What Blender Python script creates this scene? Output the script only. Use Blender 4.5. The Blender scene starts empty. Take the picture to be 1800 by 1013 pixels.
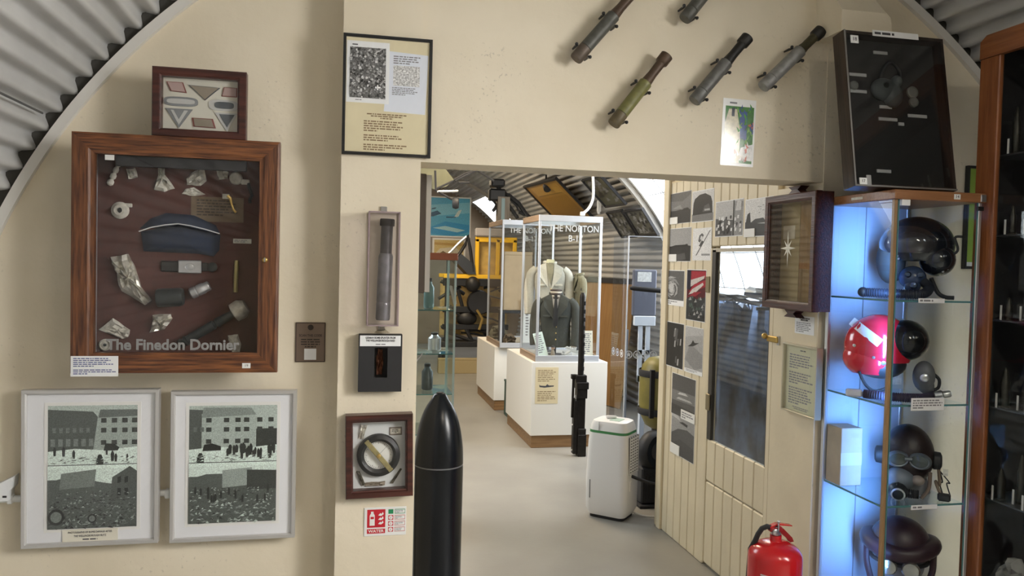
import bpy, math, random
from mathutils import Vector, Matrix
random.seed(7)
SC = bpy.context.scene
COL = SC.collection
R_ = math.radians
# ------------------------------------------------------------------ camera
F_PX, YAW, PITCH, ROLL, EYE = 1380.0, R_(12), R_(-1.85), R_(1.4), 1.65
_f = Vector((math.sin(YAW)*math.cos(PITCH), math.cos(YAW)*math.cos(PITCH), math.sin(PITCH)))
_r0 = Vector((math.cos(YAW), -math.sin(YAW), 0)); _u0 = _r0.cross(_f)
_r = _r0*math.cos(ROLL)+_u0*math.sin(ROLL); _u = _u0*math.cos(ROLL)-_r0*math.sin(ROLL)
CAMP = Vector((0, 0, EYE))
cam_d = bpy.data.cameras.new('camera'); cam_d.sensor_width = 36; cam_d.lens = 36*F_PX/1800
cam_d.clip_start = 0.05; cam_d.clip_end = 200
cam = bpy.data.objects.new('camera', cam_d); COL.objects.link(cam)
m = Matrix.Identity(4)
for i in range(3):
    m[i][0], m[i][1], m[i][2], m[i][3] = _r[i], _u[i], -_f[i], CAMP[i]
cam.matrix_world = m
SC.camera = cam
def ray(x, y): return _f+_r*((x-900)/F_PX)+_u*((506.5-y)/F_PX)
def P(x, y, ax, val):                      # point of the photograph on an axis-aligned plane of the room
    d = ray(x, y); return CAMP+d*((val-CAMP[ax])/d[ax])
# ------------------------------------------------------------------ world, exposure
SC.view_settings.view_transform = 'Standard'; SC.view_settings.look = 'None'
SC.view_settings.exposure = 0.12; SC.view_settings.gamma = 1.0
SC.view_settings.use_curve_mapping = False
world = bpy.data.worlds.new('world'); SC.world = world; world.use_nodes = True
wb = world.node_tree.nodes['Background']
wb.inputs['Color'].default_value = (0.93, 0.97, 1.0, 1); wb.inputs['Strength'].default_value = 8.0
# hut geometry
VX, VZ, VR = 1.02, 0.754, 2.475            # axis and radius of the vault
Y0, Y1 = -4.2, 15.6                        # ends of the hut
WY = 2.98                                  # face of the cross wall
LY = 3.10                                  # face of the wall left of the pillar
PX_ = 1.96                                 # plane of the boarded partition
SKY = [(-.2, 0.85, 16, 58), (5.15, 7.4, 9, 47.5), (13.3, 15.0, 40, 57), (4.9, 6.6, 122, 152)]   # roof lights, the last unseen and added to brighten the far room: y0, y1, angle0, angle1
def area(name, loc, aim, sx, sy, power=0, color=(1, 1, 1), portal=False, spread=180):
    l = bpy.data.lights.new(name, 'AREA'); l.shape = 'RECTANGLE'; l.size = sx; l.size_y = sy
    l.energy = power; l.color = color; l.spread = R_(spread)
    if portal: l.cycles.is_portal = True
    o = bpy.data.objects.new(name, l); COL.objects.link(o); o.location = loc
    o.rotation_euler = (Vector(aim)-Vector(loc)).to_track_quat('-Z', 'Y').to_euler()
    return o
for k_, (a, b, t0, t1) in enumerate(SKY):
    t = R_((t0+t1)/2); rr = VR+0.12
    area('daylight_portal', (VX+rr*math.cos(t), (a+b)/2, VZ+rr*math.sin(t)), (VX, (a+b)/2, VZ), 2*rr*math.sin(R_(t1-t0)/2)+.1, b-a+.1, 1 if k_ else 250, (1, 1, 1) if k_ else (1, .95, .87), portal=k_ > 0)
# unseen lamps added as fill under the crown of the roof, without fixtures
area('fill_strip_light', (1.02, 6.3, 3.02), (1.02, 6.3, 0), .25, 1.4, 60, (1, .80, .55))
area('fill_strip_light', (1.02, 10.4, 3.05), (1.02, 10.4, 0), .25, 1.4, 70, (1, .80, .55))
area('fill_strip_light', (1.35, -.3, 3.05), (1.35, -.3, 0), .2, 1.3, 32, (1, .88, .70))

# ------------------------------------------------------------------ materials
MATS = {}
def _nodes(name):
    mt = bpy.data.materials.new(name); mt.use_nodes = True
    nt = mt.node_tree; return mt, nt, nt.nodes['Principled BSDF']
def mat(name, col, rough=.55, metal=0.0, noise=0.0, nscale=12, bump=0.0, bscale=60, col2=None, spec=.5, coat=0, stretch=None, detail=6, emit=0):
    if name in MATS: return MATS[name]
    mt, nt, b = _nodes(name)
    b.inputs['Base Color'].default_value = (*col, 1); b.inputs['Roughness'].default_value = rough
    b.inputs['Metallic'].default_value = metal; b.inputs['Specular IOR Level'].default_value = spec
    b.inputs['Coat Weight'].default_value = coat
    if emit:
        b.inputs['Emission Color'].default_value = (*col, 1); b.inputs['Emission Strength'].default_value = emit
    if noise or bump or col2:
        tc = nt.nodes.new('ShaderNodeTexCoord'); src = tc.outputs['Object']
        if stretch:
            mp = nt.nodes.new('ShaderNodeMapping'); mp.inputs['Scale'].default_value = stretch
            nt.links.new(src, mp.inputs['Vector']); src = mp.outputs['Vector']
        if noise or col2:
            n = nt.nodes.new('ShaderNodeTexNoise'); n.inputs['Scale'].default_value = nscale; n.inputs['Detail'].default_value = detail
            nt.links.new(src, n.inputs['Vector'])
            rp = nt.nodes.new('ShaderNodeValToRGB'); nt.links.new(n.outputs['Fac'], rp.inputs['Fac'])
            c2 = col2 if col2 else tuple(c*(1-noise) for c in col)
            rp.color_ramp.elements[0].position = .33; rp.color_ramp.elements[1].position = .67
            rp.color_ramp.elements[0].color = (*c2, 1); rp.color_ramp.elements[1].color = (*col, 1)
            nt.links.new(rp.outputs['Color'], b.inputs['Base Color'])
        if bump:
            n2 = nt.nodes.new('ShaderNodeTexNoise'); n2.inputs['Scale'].default_value = bscale; n2.inputs['Detail'].default_value = 4
            nt.links.new(src, n2.inputs['Vector'])
            bp = nt.nodes.new('ShaderNodeBump'); bp.inputs['Strength'].default_value = bump; bp.inputs['Distance'].default_value = .01
            nt.links.new(n2.outputs['Fac'], bp.inputs['Height']); nt.links.new(bp.outputs['Normal'], b.inputs['Normal'])
    MATS[name] = mt; return mt
def glass(name, tint=(1, 1, 1), ior=1.45, rough=0.0, boost=1.0):
    if name in MATS: return MATS[name]
    mt = bpy.data.materials.new(name); mt.use_nodes = True; nt = mt.node_tree; nt.nodes.clear()
    out = nt.nodes.new('ShaderNodeOutputMaterial'); mx = nt.nodes.new('ShaderNodeMixShader')
    tr = nt.nodes.new('ShaderNodeBsdfTransparent'); tr.inputs['Color'].default_value = (*tint, 1)
    gl = nt.nodes.new('ShaderNodeBsdfGlossy'); gl.inputs['Roughness'].default_value = rough; gl.inputs['Color'].default_value = (boost, boost, boost, 1)
    f0 = ((ior-1)/(ior+1))**2
    lw = nt.nodes.new('ShaderNodeLayerWeight'); lw.inputs['Blend'].default_value = .5        # Schlick reflectance, the same from both sides of a pane
    pw5 = nt.nodes.new('ShaderNodeMath'); pw5.operation = 'POWER'; pw5.inputs[1].default_value = 5
    fr = nt.nodes.new('ShaderNodeMath'); fr.operation = 'MULTIPLY_ADD'; fr.inputs[1].default_value = 1-f0; fr.inputs[2].default_value = f0
    nt.links.new(lw.outputs['Facing'], pw5.inputs[0]); nt.links.new(pw5.outputs[0], fr.inputs[0])
    nt.links.new(fr.outputs[0], mx.inputs[0]); nt.links.new(tr.outputs[0], mx.inputs[1]); nt.links.new(gl.outputs[0], mx.inputs[2])
    nt.links.new(mx.outputs[0], out.inputs[0]); MATS[name] = mt; return mt
def printmat(name, grain=.35, gscale=60, rough=.5):          # flat print: colours of the mesh's own faces with photographic grain
    if name in MATS: return MATS[name]
    mt, nt, b = _nodes(name)
    at = nt.nodes.new('ShaderNodeAttribute'); at.attribute_name = 'Col'
    tc = nt.nodes.new('ShaderNodeTexCoord'); n = nt.nodes.new('ShaderNodeTexNoise'); n.inputs['Scale'].default_value = gscale; n.inputs['Detail'].default_value = 8
    nt.links.new(tc.outputs['Object'], n.inputs['Vector'])
    mr = nt.nodes.new('ShaderNodeMapRange'); mr.inputs['From Min'].default_value = .3; mr.inputs['From Max'].default_value = .7
    mr.inputs['To Min'].default_value = 1-grain; mr.inputs['To Max'].default_value = 1+grain
    nt.links.new(n.outputs['Fac'], mr.inputs['Value'])
    mu = nt.nodes.new('ShaderNodeVectorMath'); mu.operation = 'SCALE'
    nt.links.new(at.outputs['Color'], mu.inputs[0]); nt.links.new(mr.outputs['Result'], mu.inputs['Scale'])
    nt.links.new(mu.outputs['Vector'], b.inputs['Base Color']); b.inputs['Roughness'].default_value = rough
    MATS[name] = mt; return mt
def wood(name, c1, c2, rough=.45, scale=6, axis='x', coat=.15):
    if name in MATS: return MATS[name]
    st = {'x': (1, 14, 14), 'y': (14, 1, 14), 'z': (14, 14, 1)}[axis]
    return mat(name, c1, rough, noise=.5, nscale=scale, col2=c2, stretch=st, bump=.2, bscale=scale*2, coat=coat, detail=8)

# ------------------------------------------------------------------ mesh builder
class MB:
    def __init__(s): s.v = []; s.f = []; s.c = []
    def add(s, vs, fs, col=None):
        n = len(s.v); s.v += [tuple(v) for v in vs]; s.f += [tuple(i+n for i in f) for f in fs]; s.c += [col]*len(fs); return s
    def box(s, x0, x1, y0, y1, z0, z1, bev=0, M=None):
        if bev <= 0:
            vs = [(x, y, z) for x in (x0, x1) for y in (y0, y1) for z in (z0, z1)]
            fs = [(0, 1, 3, 2), (4, 6, 7, 5), (0, 4, 5, 1), (2, 3, 7, 6), (0, 2, 6, 4), (1, 5, 7, 3)]
        else:                               # chamfered box
            bev = min(bev, .45*min(abs(x1-x0), abs(y1-y0), abs(z1-z0))); vs = []; idx = {}
            for i, x in enumerate((x0, x1)):
                for j, y in enumerate((y0, y1)):
                    for k, z in enumerate((z0, z1)):
                        sx, sy, sz = (bev if i == 0 else -bev), (bev if j == 0 else -bev), (bev if k == 0 else -bev)
                        for a, pt in enumerate(((x, y+sy, z+sz), (x+sx, y, z+sz), (x+sx, y+sy, z))):
                            idx[i, j, k, a] = len(vs); vs.append(pt)
            g = lambda i, j, k, a: idx[i, j, k, a]
            fs = [tuple(g(i, j, k, 0) for j, k in ((0, 0), (0, 1), (1, 1), (1, 0))) for i in (0, 1)]
            fs += [tuple(g(i, j, k, 1) for i, k in ((0, 0), (0, 1), (1, 1), (1, 0))) for j in (0, 1)]
            fs += [tuple(g(i, j, k, 2) for i, j in ((0, 0), (0, 1), (1, 1), (1, 0))) for k in (0, 1)]
            for j in (0, 1):
                for k in (0, 1): fs.append((g(0, j, k, 1), g(1, j, k, 1), g(1, j, k, 2), g(0, j, k, 2)))
            for i in (0, 1):
                for k in (0, 1): fs.append((g(i, 0, k, 0), g(i, 1, k, 0), g(i, 1, k, 2), g(i, 0, k, 2)))
                for j in (0, 1): fs.append((g(i, j, 0, 0), g(i, j, 1, 0), g(i, j, 1, 1), g(i, j, 0, 1)))
                for j in (0, 1):
                    for k in (0, 1): fs.append((g(i, j, k, 0), g(i, j, k, 1), g(i, j, k, 2)))
        if M is not None: vs = [M @ Vector(v) for v in vs]
        return s.add(vs, fs)
    def prism(s, pts, y0, y1, M=None, col=None):     # outline in x,z pushed along y
        n = len(pts); vs = [(x, y0, z) for x, z in pts]+[(x, y1, z) for x, z in pts]
        fs = [tuple(range(n)), tuple(range(2*n-1, n-1, -1))]+[(i, i+n, (i+1) % n+n, (i+1) % n) for i in range(n)]
        if M is not None: vs = [M @ Vector(v) for v in vs]
        return s.add(vs, fs, col)
    def lathe(s, prof, seg=24, M=None, cap=True):     # (r, z) turned about z
        vs = []; fs = []
        for r, z in prof:
            for k in range(seg):
                a = 2*math.pi*k/seg; vs.append((r*math.cos(a), r*math.sin(a), z))
        for i in range(len(prof)-1):
            for k in range(seg):
                fs.append((i*seg+k, i*seg+(k+1) % seg, (i+1)*seg+(k+1) % seg, (i+1)*seg+k))
        if cap: fs += [tuple(range(seg-1, -1, -1)), tuple((len(prof)-1)*seg+k for k in range(seg))]
        if M is not None: vs = [M @ Vector(v) for v in vs]
        return s.add(vs, fs)
    def tube(s, pts, r, seg=8, closed=False):
        pts = [Vector(p) for p in pts]; n = len(pts); rr = r if isinstance(r, (list, tuple)) else [r]*n
        vs = []; fs = []; prev = None
        for i in range(n):
            t = (pts[(i+1) % n] if (closed or i < n-1) else pts[i])-(pts[i-1] if (closed or i > 0) else pts[i])
            t.normalize()
            if prev is None:
                a = Vector((0, 0, 1)) if abs(t.z) < .9 else Vector((1, 0, 0)); nx = t.cross(a).normalized()
            else:
                nx = (prev-t*prev.dot(t)).normalized()
            prev = nx; ny = t.cross(nx)
            for k in range(seg):
                a = 2*math.pi*k/seg; vs.append(pts[i]+(nx*math.cos(a)+ny*math.sin(a))*rr[i])
        for i in range(n if closed else n-1):
            j = (i+1) % n
            for k in range(seg): fs.append((i*seg+k, i*seg+(k+1) % seg, j*seg+(k+1) % seg, j*seg+k))
        if not closed: fs += [tuple(range(seg-1, -1, -1)), tuple((n-1)*seg+k for k in range(seg))]
        return s.add(vs, fs)
    def ball(s, c, rx, ry=None, rz=None, seg=16, rings=10, t0=0, t1=180, M=None):
        ry = rx if ry is None else ry; rz = rx if rz is None else rz; vs = []; fs = []
        for i in range(rings+1):
            th = R_(t0+(t1-t0)*i/rings)
            for k in range(seg):
                a = 2*math.pi*k/seg
                vs.append((c[0]+rx*math.sin(th)*math.cos(a), c[1]+ry*math.sin(th)*math.sin(a), c[2]+rz*math.cos(th)))
        for i in range(rings):
            for k in range(seg): fs.append((i*seg+k, (i+1)*seg+k, (i+1)*seg+(k+1) % seg, i*seg+(k+1) % seg))
        if M is not None: vs = [M @ Vector(v) for v in vs]
        return s.add(vs, fs)
    def quad(s, a, b, c, d, col=None): return s.add([a, b, c, d], [(0, 1, 2, 3)], col)
MCACHE = {}
def obj(name, mb, material, parent=None, smooth=False, kind=None, label=None, M=None):
    if isinstance(mb, MB):
        me = bpy.data.meshes.new(name); me.from_pydata(mb.v, [], mb.f); me.materials.append(material)
        if any(c is not None for c in mb.c):
            ca = me.color_attributes.new('Col', 'FLOAT_COLOR', 'CORNER'); i = 0; dat = []
            for p, c in zip(me.polygons, mb.c):
                c = c or (.5, .5, .5); dat += [*c, 1]*p.loop_total
            ca.data.foreach_set('color', dat)
        import bmesh
        bm = bmesh.new(); bm.from_mesh(me); bmesh.ops.remove_doubles(bm, verts=bm.verts, dist=1e-6) if not any(mb.c) else None
        if not any(mb.c): bmesh.ops.recalc_face_normals(bm, faces=bm.faces)
        bm.to_mesh(me); bm.free()
        if smooth:
            for p in me.polygons: p.use_smooth = True
            me.set_sharp_from_angle(angle=R_(40 if smooth is True else smooth))
    else: me = mb
    o = bpy.data.objects.new(name, me); COL.objects.link(o)
    if parent: o.parent = parent
    if M is not None: o.matrix_local = M
    if kind: o['kind'] = kind
    if label: o['label'] = label
    return o
def tag(o, label, cat, group=None):
    o['label'] = label; o['category'] = cat
    if group: o['group'] = group
    return o
def thing(name, label, cat, loc=(0, 0, 0), rz=0, group=None, rot=None):
    o = bpy.data.objects.new(name, None); COL.objects.link(o); o.empty_display_size = .05
    o.location = loc; o.rotation_euler = rot if rot else (0, 0, rz)
    return tag(o, label, cat, group)
def struct(name, mb, material, smooth=False): return obj(name, mb, material, smooth=smooth, kind='structure')
def text(s, size, material, parent, loc, name='lettering', bold=0.0, align='CENTER', sx=1.0, rx=90, depth=.0004, M=None):
    c = bpy.data.curves.new(name, 'FONT'); c.body = s; c.size = size; c.align_x = align; c.align_y = 'CENTER'; c.offset = bold; c.extrude = depth; c.resolution_u = 3
    t = bpy.data.objects.new(name, c); COL.objects.link(t)
    bpy.context.view_layer.update()
    me = bpy.data.meshes.new_from_object(t.evaluated_get(bpy.context.evaluated_depsgraph_get()))
    bpy.data.objects.remove(t); me.materials.clear(); me.materials.append(material)
    o = bpy.data.objects.new(name, me); COL.objects.link(o); o.parent = parent; o.location = loc
    o.rotation_euler = (R_(rx), 0, 0); o.scale = (sx, 1, 1)
    return o
def lines(parent, x0, x1, z0, z1, y, n, material, name='print_lines', fill=.5, center=False, seed=1, gaps=()):
    rnd = random.Random(seed); mb = MB(); h = (z1-z0)/n
    for i in range(n):
        if i in gaps: continue
        zc = z1-h*(i+.5); w = (x1-x0)*(rnd.uniform(.75, 1) if not (i+1 in gaps or i == n-1) else rnd.uniform(.3, .7))
        x = x0+((x1-x0)-w)/2 if center else x0; e = x+w
        while x < e:
            ww = min(rnd.uniform(.6, 2.6)*h, e-x)
            mb.quad((x, y, zc-h*fill/2), (x+ww, y, zc-h*fill/2), (x+ww, y, zc+h*fill/2), (x, y, zc+h*fill/2)); x += ww+h*.35
    return obj(name, mb, material, parent)
def picture(parent, x0, x1, z0, z1, y, polys, material, name='photo_print', step=.00012):
    mb = MB(); W, H = x1-x0, z1-z0
    for i, (c, pts) in enumerate(polys):
        c = c if isinstance(c, tuple) else (c, c, c)
        yy = y-step*min(i, 12)-8e-6*max(0, i-12)
        mb.add([(x0+u*W, yy, z0+v*H) for u, v in pts], [tuple(range(len(pts)))], c)
    return obj(name, mb, material, parent)
def frame(parent, W, H, b, d, material, name='frame', y=0, lip=.004, each=None, z0=0):     # mitred frame, back at y, front at y-d
    o = [(-W/2, z0), (W/2, z0), (W/2, z0+H), (-W/2, z0+H)]; i_ = [(-W/2+b, z0+b), (W/2-b, z0+b), (W/2-b, z0+H-b), (-W/2+b, z0+H-b)]
    out = MB(); res = []
    for k in range(4):
        a, c, e, g = o[k], o[(k+1) % 4], i_[(k+1) % 4], i_[k]
        mid = lambda p, q, t: (p[0]+(q[0]-p[0])*t, p[1]+(q[1]-p[1])*t)
        secs = [(0, 0), (0, d*.92), (.12, d), (.75, d), (.85, d-lip), (1, d-lip-.002), (1, 0)]
        A = [mid(a, g, t) for t, _ in secs]; C = [mid(c, e, t) for t, _ in secs]; n = len(secs)
        vs = [(p[0], y-h, p[1]) for p, (_, h) in zip(A, secs)]+[(p[0], y-h, p[1]) for p, (_, h) in zip(C, secs)]
        fs = [(q, (q+1) % n, (q+1) % n+n, q+n) for q in range(n)]+[tuple(range(n)), tuple(range(2*n-1, n-1, -1))]
        if each: res.append(obj(each, MB().add(vs, fs), material[k % 2] if isinstance(material, (list, tuple)) else material, parent))
        else: out.add(vs, fs)
    return res if each else obj(name, out, material, parent)
def rect(xl, yt, xr, yb, Y):                 # photo rectangle on a wall plane y=Y -> centre x, bottom z, width, height
    xm, ym = (xl+xr)/2, (yt+yb)/2
    a, b = P(xl, ym, 1, Y).x, P(xr, ym, 1, Y).x; t, q = P(xm, yt, 1, Y).z, P(xm, yb, 1, Y).z
    return (a+b)/2, q, b-a, t-q
def rectX(xl, yt, xr, yb, X):                # the same on a plane x=X facing -x (left end of the photo rectangle is farther away)
    xm, ym = (xl+xr)/2, (yt+yb)/2
    a, b = P(xl, ym, 0, X).y, P(xr, ym, 0, X).y; t, q = P(xm, yt, 0, X).z, P(xm, yb, 0, X).z
    return (a+b)/2, q, a-b, t-q
def panel(name, parent, x0, x1, y0, y1, z0, z1, material, bev=0, **k): return obj(name, MB().box(x0, x1, y0, y1, z0, z1, bev), material, parent, **k)
def jit(pts, n=2, a=.0, rnd=random):         # roughen an outline
    out = []
    for i in range(len(pts)):
        p, q = pts[i], pts[(i+1) % len(pts)]
        for k in range(n):
            t = k/n; out.append((p[0]+(q[0]-p[0])*t+rnd.uniform(-a, a), p[1]+(q[1]-p[1])*t+rnd.uniform(-a, a)))
    return out
def crumple(pts, y, depth, seed, rings=4, thick=.003):   # crumpled sheet with the given x,z outline, front towards -y
    rnd = random.Random(seed); ol = jit(pts, 3, .0012, rnd); n = len(ol)
    cx, cz = sum(p[0] for p in ol)/n, sum(p[1] for p in ol)/n; vs = []; fs = []
    for r in range(rings):
        t = 1-r/rings
        for p in ol: vs.append((cx+(p[0]-cx)*t, y-rnd.uniform(.1, 1)*depth*(1 if r else .6), cz+(p[1]-cz)*t))
    vs.append((cx, y-depth*.8, cz))
    for r in range(rings-1):
        for k in range(n): fs.append((r*n+k, r*n+(k+1) % n, (r+1)*n+(k+1) % n, (r+1)*n+k))
    for k in range(n): fs.append(((rings-1)*n+k, (rings-1)*n+(k+1) % n, rings*n))
    b = len(vs); vs += [(p[0], y, p[1]) for p in ol]
    for k in range(n): fs.append((k, b+k, b+(k+1) % n, (k+1) % n))
    fs.append(tuple(range(b+n-1, b-1, -1)))
    return MB().add(vs, fs)
def pw(pts, Y): return [(lambda q: (q.x, q.z))(P(x, y, 1, Y)) for x, y in pts]

CREAM = mat('cream_paint', (.82, .74, .59), .7, noise=.10, nscale=2.5, bump=.25, bscale=18, col2=(.75, .665, .51))
def speckle(mt, col=(.20, .17, .12)):          # scattered flecks where paint has blistered, in patches
    nt = mt.node_tree; b = nt.nodes['Principled BSDF']; src = b.inputs['Base Color'].links[0].from_socket
    tc = nt.nodes.new('ShaderNodeTexCoord'); n1 = nt.nodes.new('ShaderNodeTexNoise'); n1.inputs['Scale'].default_value = 70; n1.inputs['Detail'].default_value = 3
    n2 = nt.nodes.new('ShaderNodeTexNoise'); n2.inputs['Scale'].default_value = 2.6; n2.inputs['Detail'].default_value = 2
    m1 = nt.nodes.new('ShaderNodeMapRange'); m1.inputs['From Min'].default_value = .63; m1.inputs['From Max'].default_value = .70
    m2 = nt.nodes.new('ShaderNodeMapRange'); m2.inputs['From Min'].default_value = .52; m2.inputs['From Max'].default_value = .66; m2.inputs['To Max'].default_value = .28
    mu = nt.nodes.new('ShaderNodeMath'); mu.operation = 'MULTIPLY'; mx = nt.nodes.new('ShaderNodeMix'); mx.data_type = 'RGBA'
    for n in (n1, n2): nt.links.new(tc.outputs['Object'], n.inputs['Vector'])
    nt.links.new(n1.outputs['Fac'], m1.inputs['Value']); nt.links.new(n2.outputs['Fac'], m2.inputs['Value']); nt.links.new(m1.outputs['Result'], mu.inputs[0]); nt.links.new(m2.outputs['Result'], mu.inputs[1])
    nt.links.new(mu.outputs[0], mx.inputs['Factor']); nt.links.new(src, mx.inputs['A']); mx.inputs['B'].default_value = (*col, 1); nt.links.new(mx.outputs['Result'], b.inputs['Base Color'])
speckle(CREAM)
CREAM2 = mat('cream_gloss', (.76, .67, .49), .42, noise=.08, nscale=5, bump=.1, bscale=30)
WHITE = mat('white', (.82, .82, .80), .5)
PAPER = mat('paper_white', (.84, .85, .86), .7)
INK = mat('ink', (.06, .06, .07), .7)
INKG = mat('ink_grey', (.22, .22, .24), .7)
BLACK = mat('black_paint', (.012, .013, .015), .35)
BLACKM = mat('black_matt', (.02, .02, .022), .75)
DKWOOD = wood('dark_wood', (.085, .022, .014), (.03, .008, .006), .4, 5)
OAK = wood('cabinet_wood_x', (.25, .092, .03), (.055, .017, .008), .42, 9, 'x')
OAKZ = wood('cabinet_wood_z', (.21, .078, .027), (.06, .019, .009), .42, 9, 'z')
STEEL = mat('steel', (.55, .56, .58), .3, .9)
ALU = mat('aluminium', (.66, .67, .69), .35, .8)
BRASS = mat('brass', (.6, .42, .14), .3, .9)
CLEAR = glass('clear_glass', (1, 1, 1), 1.3)
CLEARG = glass('greenish_glass', (.93, .98, .96))
PHOTO = printmat('photo_print', .30, 260, .35)
PHOTOF = printmat('colour_print', .22, 90, .3)
# ================================================================== the hut
VIN = VR-.028
def arc_pts(r, a0, a1, n): return [(VX+r*math.cos(R_(a0+(a1-a0)*i/n)), VZ+r*math.sin(R_(a0+(a1-a0)*i/n))) for i in range(n+1)]
def ang(x, r, up=True): return math.degrees(math.acos(max(-1, min(1, (x-VX)/r))))
AF = math.degrees(math.asin(-VZ/VR))        # angle where the vault meets the floor
FLOOR = mat('painted_concrete', (.31, .30, .27), .42, noise=.2, nscale=1.6, col2=(.255, .245, .22), bump=.06, bscale=40)
struct('floor', MB().box(-1.6, 3.7, Y0-.3, Y1+.2, -.1, 0), FLOOR)
ROOF = mat('corrugated_iron_paint', (.58, .58, .57), .45, noise=.14, nscale=3, spec=.45)
def vault():
    pitch = .082; arclen = VR*R_(180-2*AF); nw = int(arclen/pitch); n = nw*8
    ys = sorted(set([Y0, WY+.03, Y1+.05]+[v for s in SKY for v in s[:2]]))
    mb = MB(); vs = []; fs = []
    for y in ys:
        for i in range(n+1):
            a = AF+(180-2*AF)*i/n; r = VR+.02*math.cos(2*math.pi*nw*i/n)
            vs.append((VX+r*math.cos(R_(a)), y, VZ+r*math.sin(R_(a))))
    for j in range(len(ys)-1):
        ym = (ys[j]+ys[j+1])/2
        for i in range(n):
            a = AF+(180-2*AF)*(i+.5)/n
            if any(s[0] < ym < s[1] and s[2] < a < s[3] for s in SKY): continue
            fs.append((j*(n+1)+i, j*(n+1)+i+1, (j+1)*(n+1)+i+1, (j+1)*(n+1)+i))
    return mb.add(vs, fs)
struct('ceiling', vault(), ROOF, smooth=80)
ceil_ = [o for o in COL.objects if o.name == 'ceiling'][0]
for a_ in (39.5, 146.2): obj('lap_seam', MB().tube([(VX+(VR-.016)*math.cos(R_(a_)), y, VZ+(VR-.016)*math.sin(R_(a_))) for y in (Y0+.1, WY)], .004, 5), mat('seam_line', (.10, .10, .10), .8), ceil_)
# roof lights
FRAMEW = mat('white_gloss', (.78, .79, .78), .35)
for k, (a, b, t0, t1) in enumerate(SKY):
    w = MB(); n = 12
    for yy in (a-.02, b-.02): 
        p0 = arc_pts(VR-.03, t0, t1, n); p1 = arc_pts(VR+.06, t0, t1, n)
        w.prism(p0+p1[::-1], yy, yy+.04)
    for tt in (t0, t1):
        c = math.cos(R_(tt)); s_ = math.sin(R_(tt)); q = Vector((VX+VR*c, 0, VZ+VR*s_))
        w.add([(q.x+dr*c-dt*s_, y, q.z+dr*s_+dt*c) for y in (a, b) for dr, dt in ((-.03, -.02), (.06, -.02), (.06, .02), (-.03, .02))],
              [(0, 1, 2, 3), (4, 7, 6, 5), (0, 4, 5, 1), (1, 5, 6, 2), (2, 6, 7, 3), (3, 7, 4, 0)])
    win = struct('window_%d' % (k+1), w, FRAMEW)
    pg = arc_pts(VR+.02, t0, t1, n); mb = MB()
    for i in range(n): mb.quad((pg[i][0], a, pg[i][1]), (pg[i+1][0], a, pg[i+1][1]), (pg[i+1][0], b, pg[i+1][1]), (pg[i][0], b, pg[i][1]))
    obj('pane', mb, glass('roof_glass', (.97, .98, 1), 1.3), win)
    nb = max(2, int((b-a)/.33))
    for i in range(1, nb): y = a+(b-a)*i/nb; obj('glazing_bar', MB().tube([(x, y, z) for x, z in pg], .006, 4), mat('bar_grey', (.35, .36, .37), .5), win)
    nb = max(2, int(R_(t1-t0)*VR/.33))
    for i in range(1, nb):
        t = R_(t0+(t1-t0)*i/nb); c = (VX+(VR+.02)*math.cos(t), VZ+(VR+.02)*math.sin(t))
        obj('glazing_bar', MB().tube([(c[0], a, c[1]), (c[0], b, c[1])], .006, 4), MATS['bar_grey'], win)
# cross wall
PXL, PXR = -.022, .27                       # pillar
def wallpoly(xa, xb, zlow):
    a0, a1 = ang(xb, VIN), ang(xa, VIN); return [(xa, zlow), (xb, zlow)]+arc_pts(VIN, a0, a1, 40)
lw = [(PXL, 0)]+arc_pts(VIN, ang(PXL, VIN), 180-AF-.1, 50)
struct('wall_left', MB().prism(lw, LY, WY+.28), CREAM)
struct('wall_pillar', MB().prism(wallpoly(PXL, PXR, 0), WY-.008, WY+.2), CREAM)
struct('wall_beam', MB().prism(wallpoly(PXR, PX_+.002, 2.021), WY, WY+.2), CREAM)
rw = [(PX_+.002, 0)]+arc_pts(VIN, AF+.1, ang(PX_+.002, VIN), 50)
struct('wall_right', MB().prism(rw, WY-.004, WY+.2), CREAM)
struct('wall_end', MB().prism(arc_pts(VR+.03, AF, 180-AF, 80), Y1-.02, Y1+.08), mat('end_wall', (.34, .26, .18), .8, noise=.15, nscale=4))
struct('wall_rear', MB().prism(arc_pts(VR+.03, AF, 180-AF, 80), Y0-.08, Y0+.02), CREAM)
# foam closers between wall and corrugations, and the white edge strip
FOAM = mat('foam_closer', (.06, .057, .05), .9)
a_, b_ = ang(PXL, VIN), 178-AF; struct('trim_1', MB().prism(arc_pts(VIN-.004, a_, b_, 120)+arc_pts(VR+.03, a_, b_, 120)[::-1], LY+.002, LY+.09), FOAM)
a_, b_ = AF+2, ang(PXL, VIN); struct('trim_8', MB().prism(arc_pts(VIN-.004, a_, b_, 120)+arc_pts(VR+.03, a_, b_, 120)[::-1], WY+.002, WY+.09), FOAM)
def strip(a0, a1, ry, name, r0=VIN-.036, r1=VIN-.002, n=60):
    struct(name, MB().prism(arc_pts(r0, a0, a1, n)+arc_pts(r1, a0, a1, n)[::-1], ry-.022, ry), mat('edge_strip', (.72, .70, .66), .4))
strip(ang(-.6, VIN)-6, 184, LY, 'trim_2'); strip(AF+8, ang(2.05, VIN), WY-.004, 'trim_3')
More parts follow.
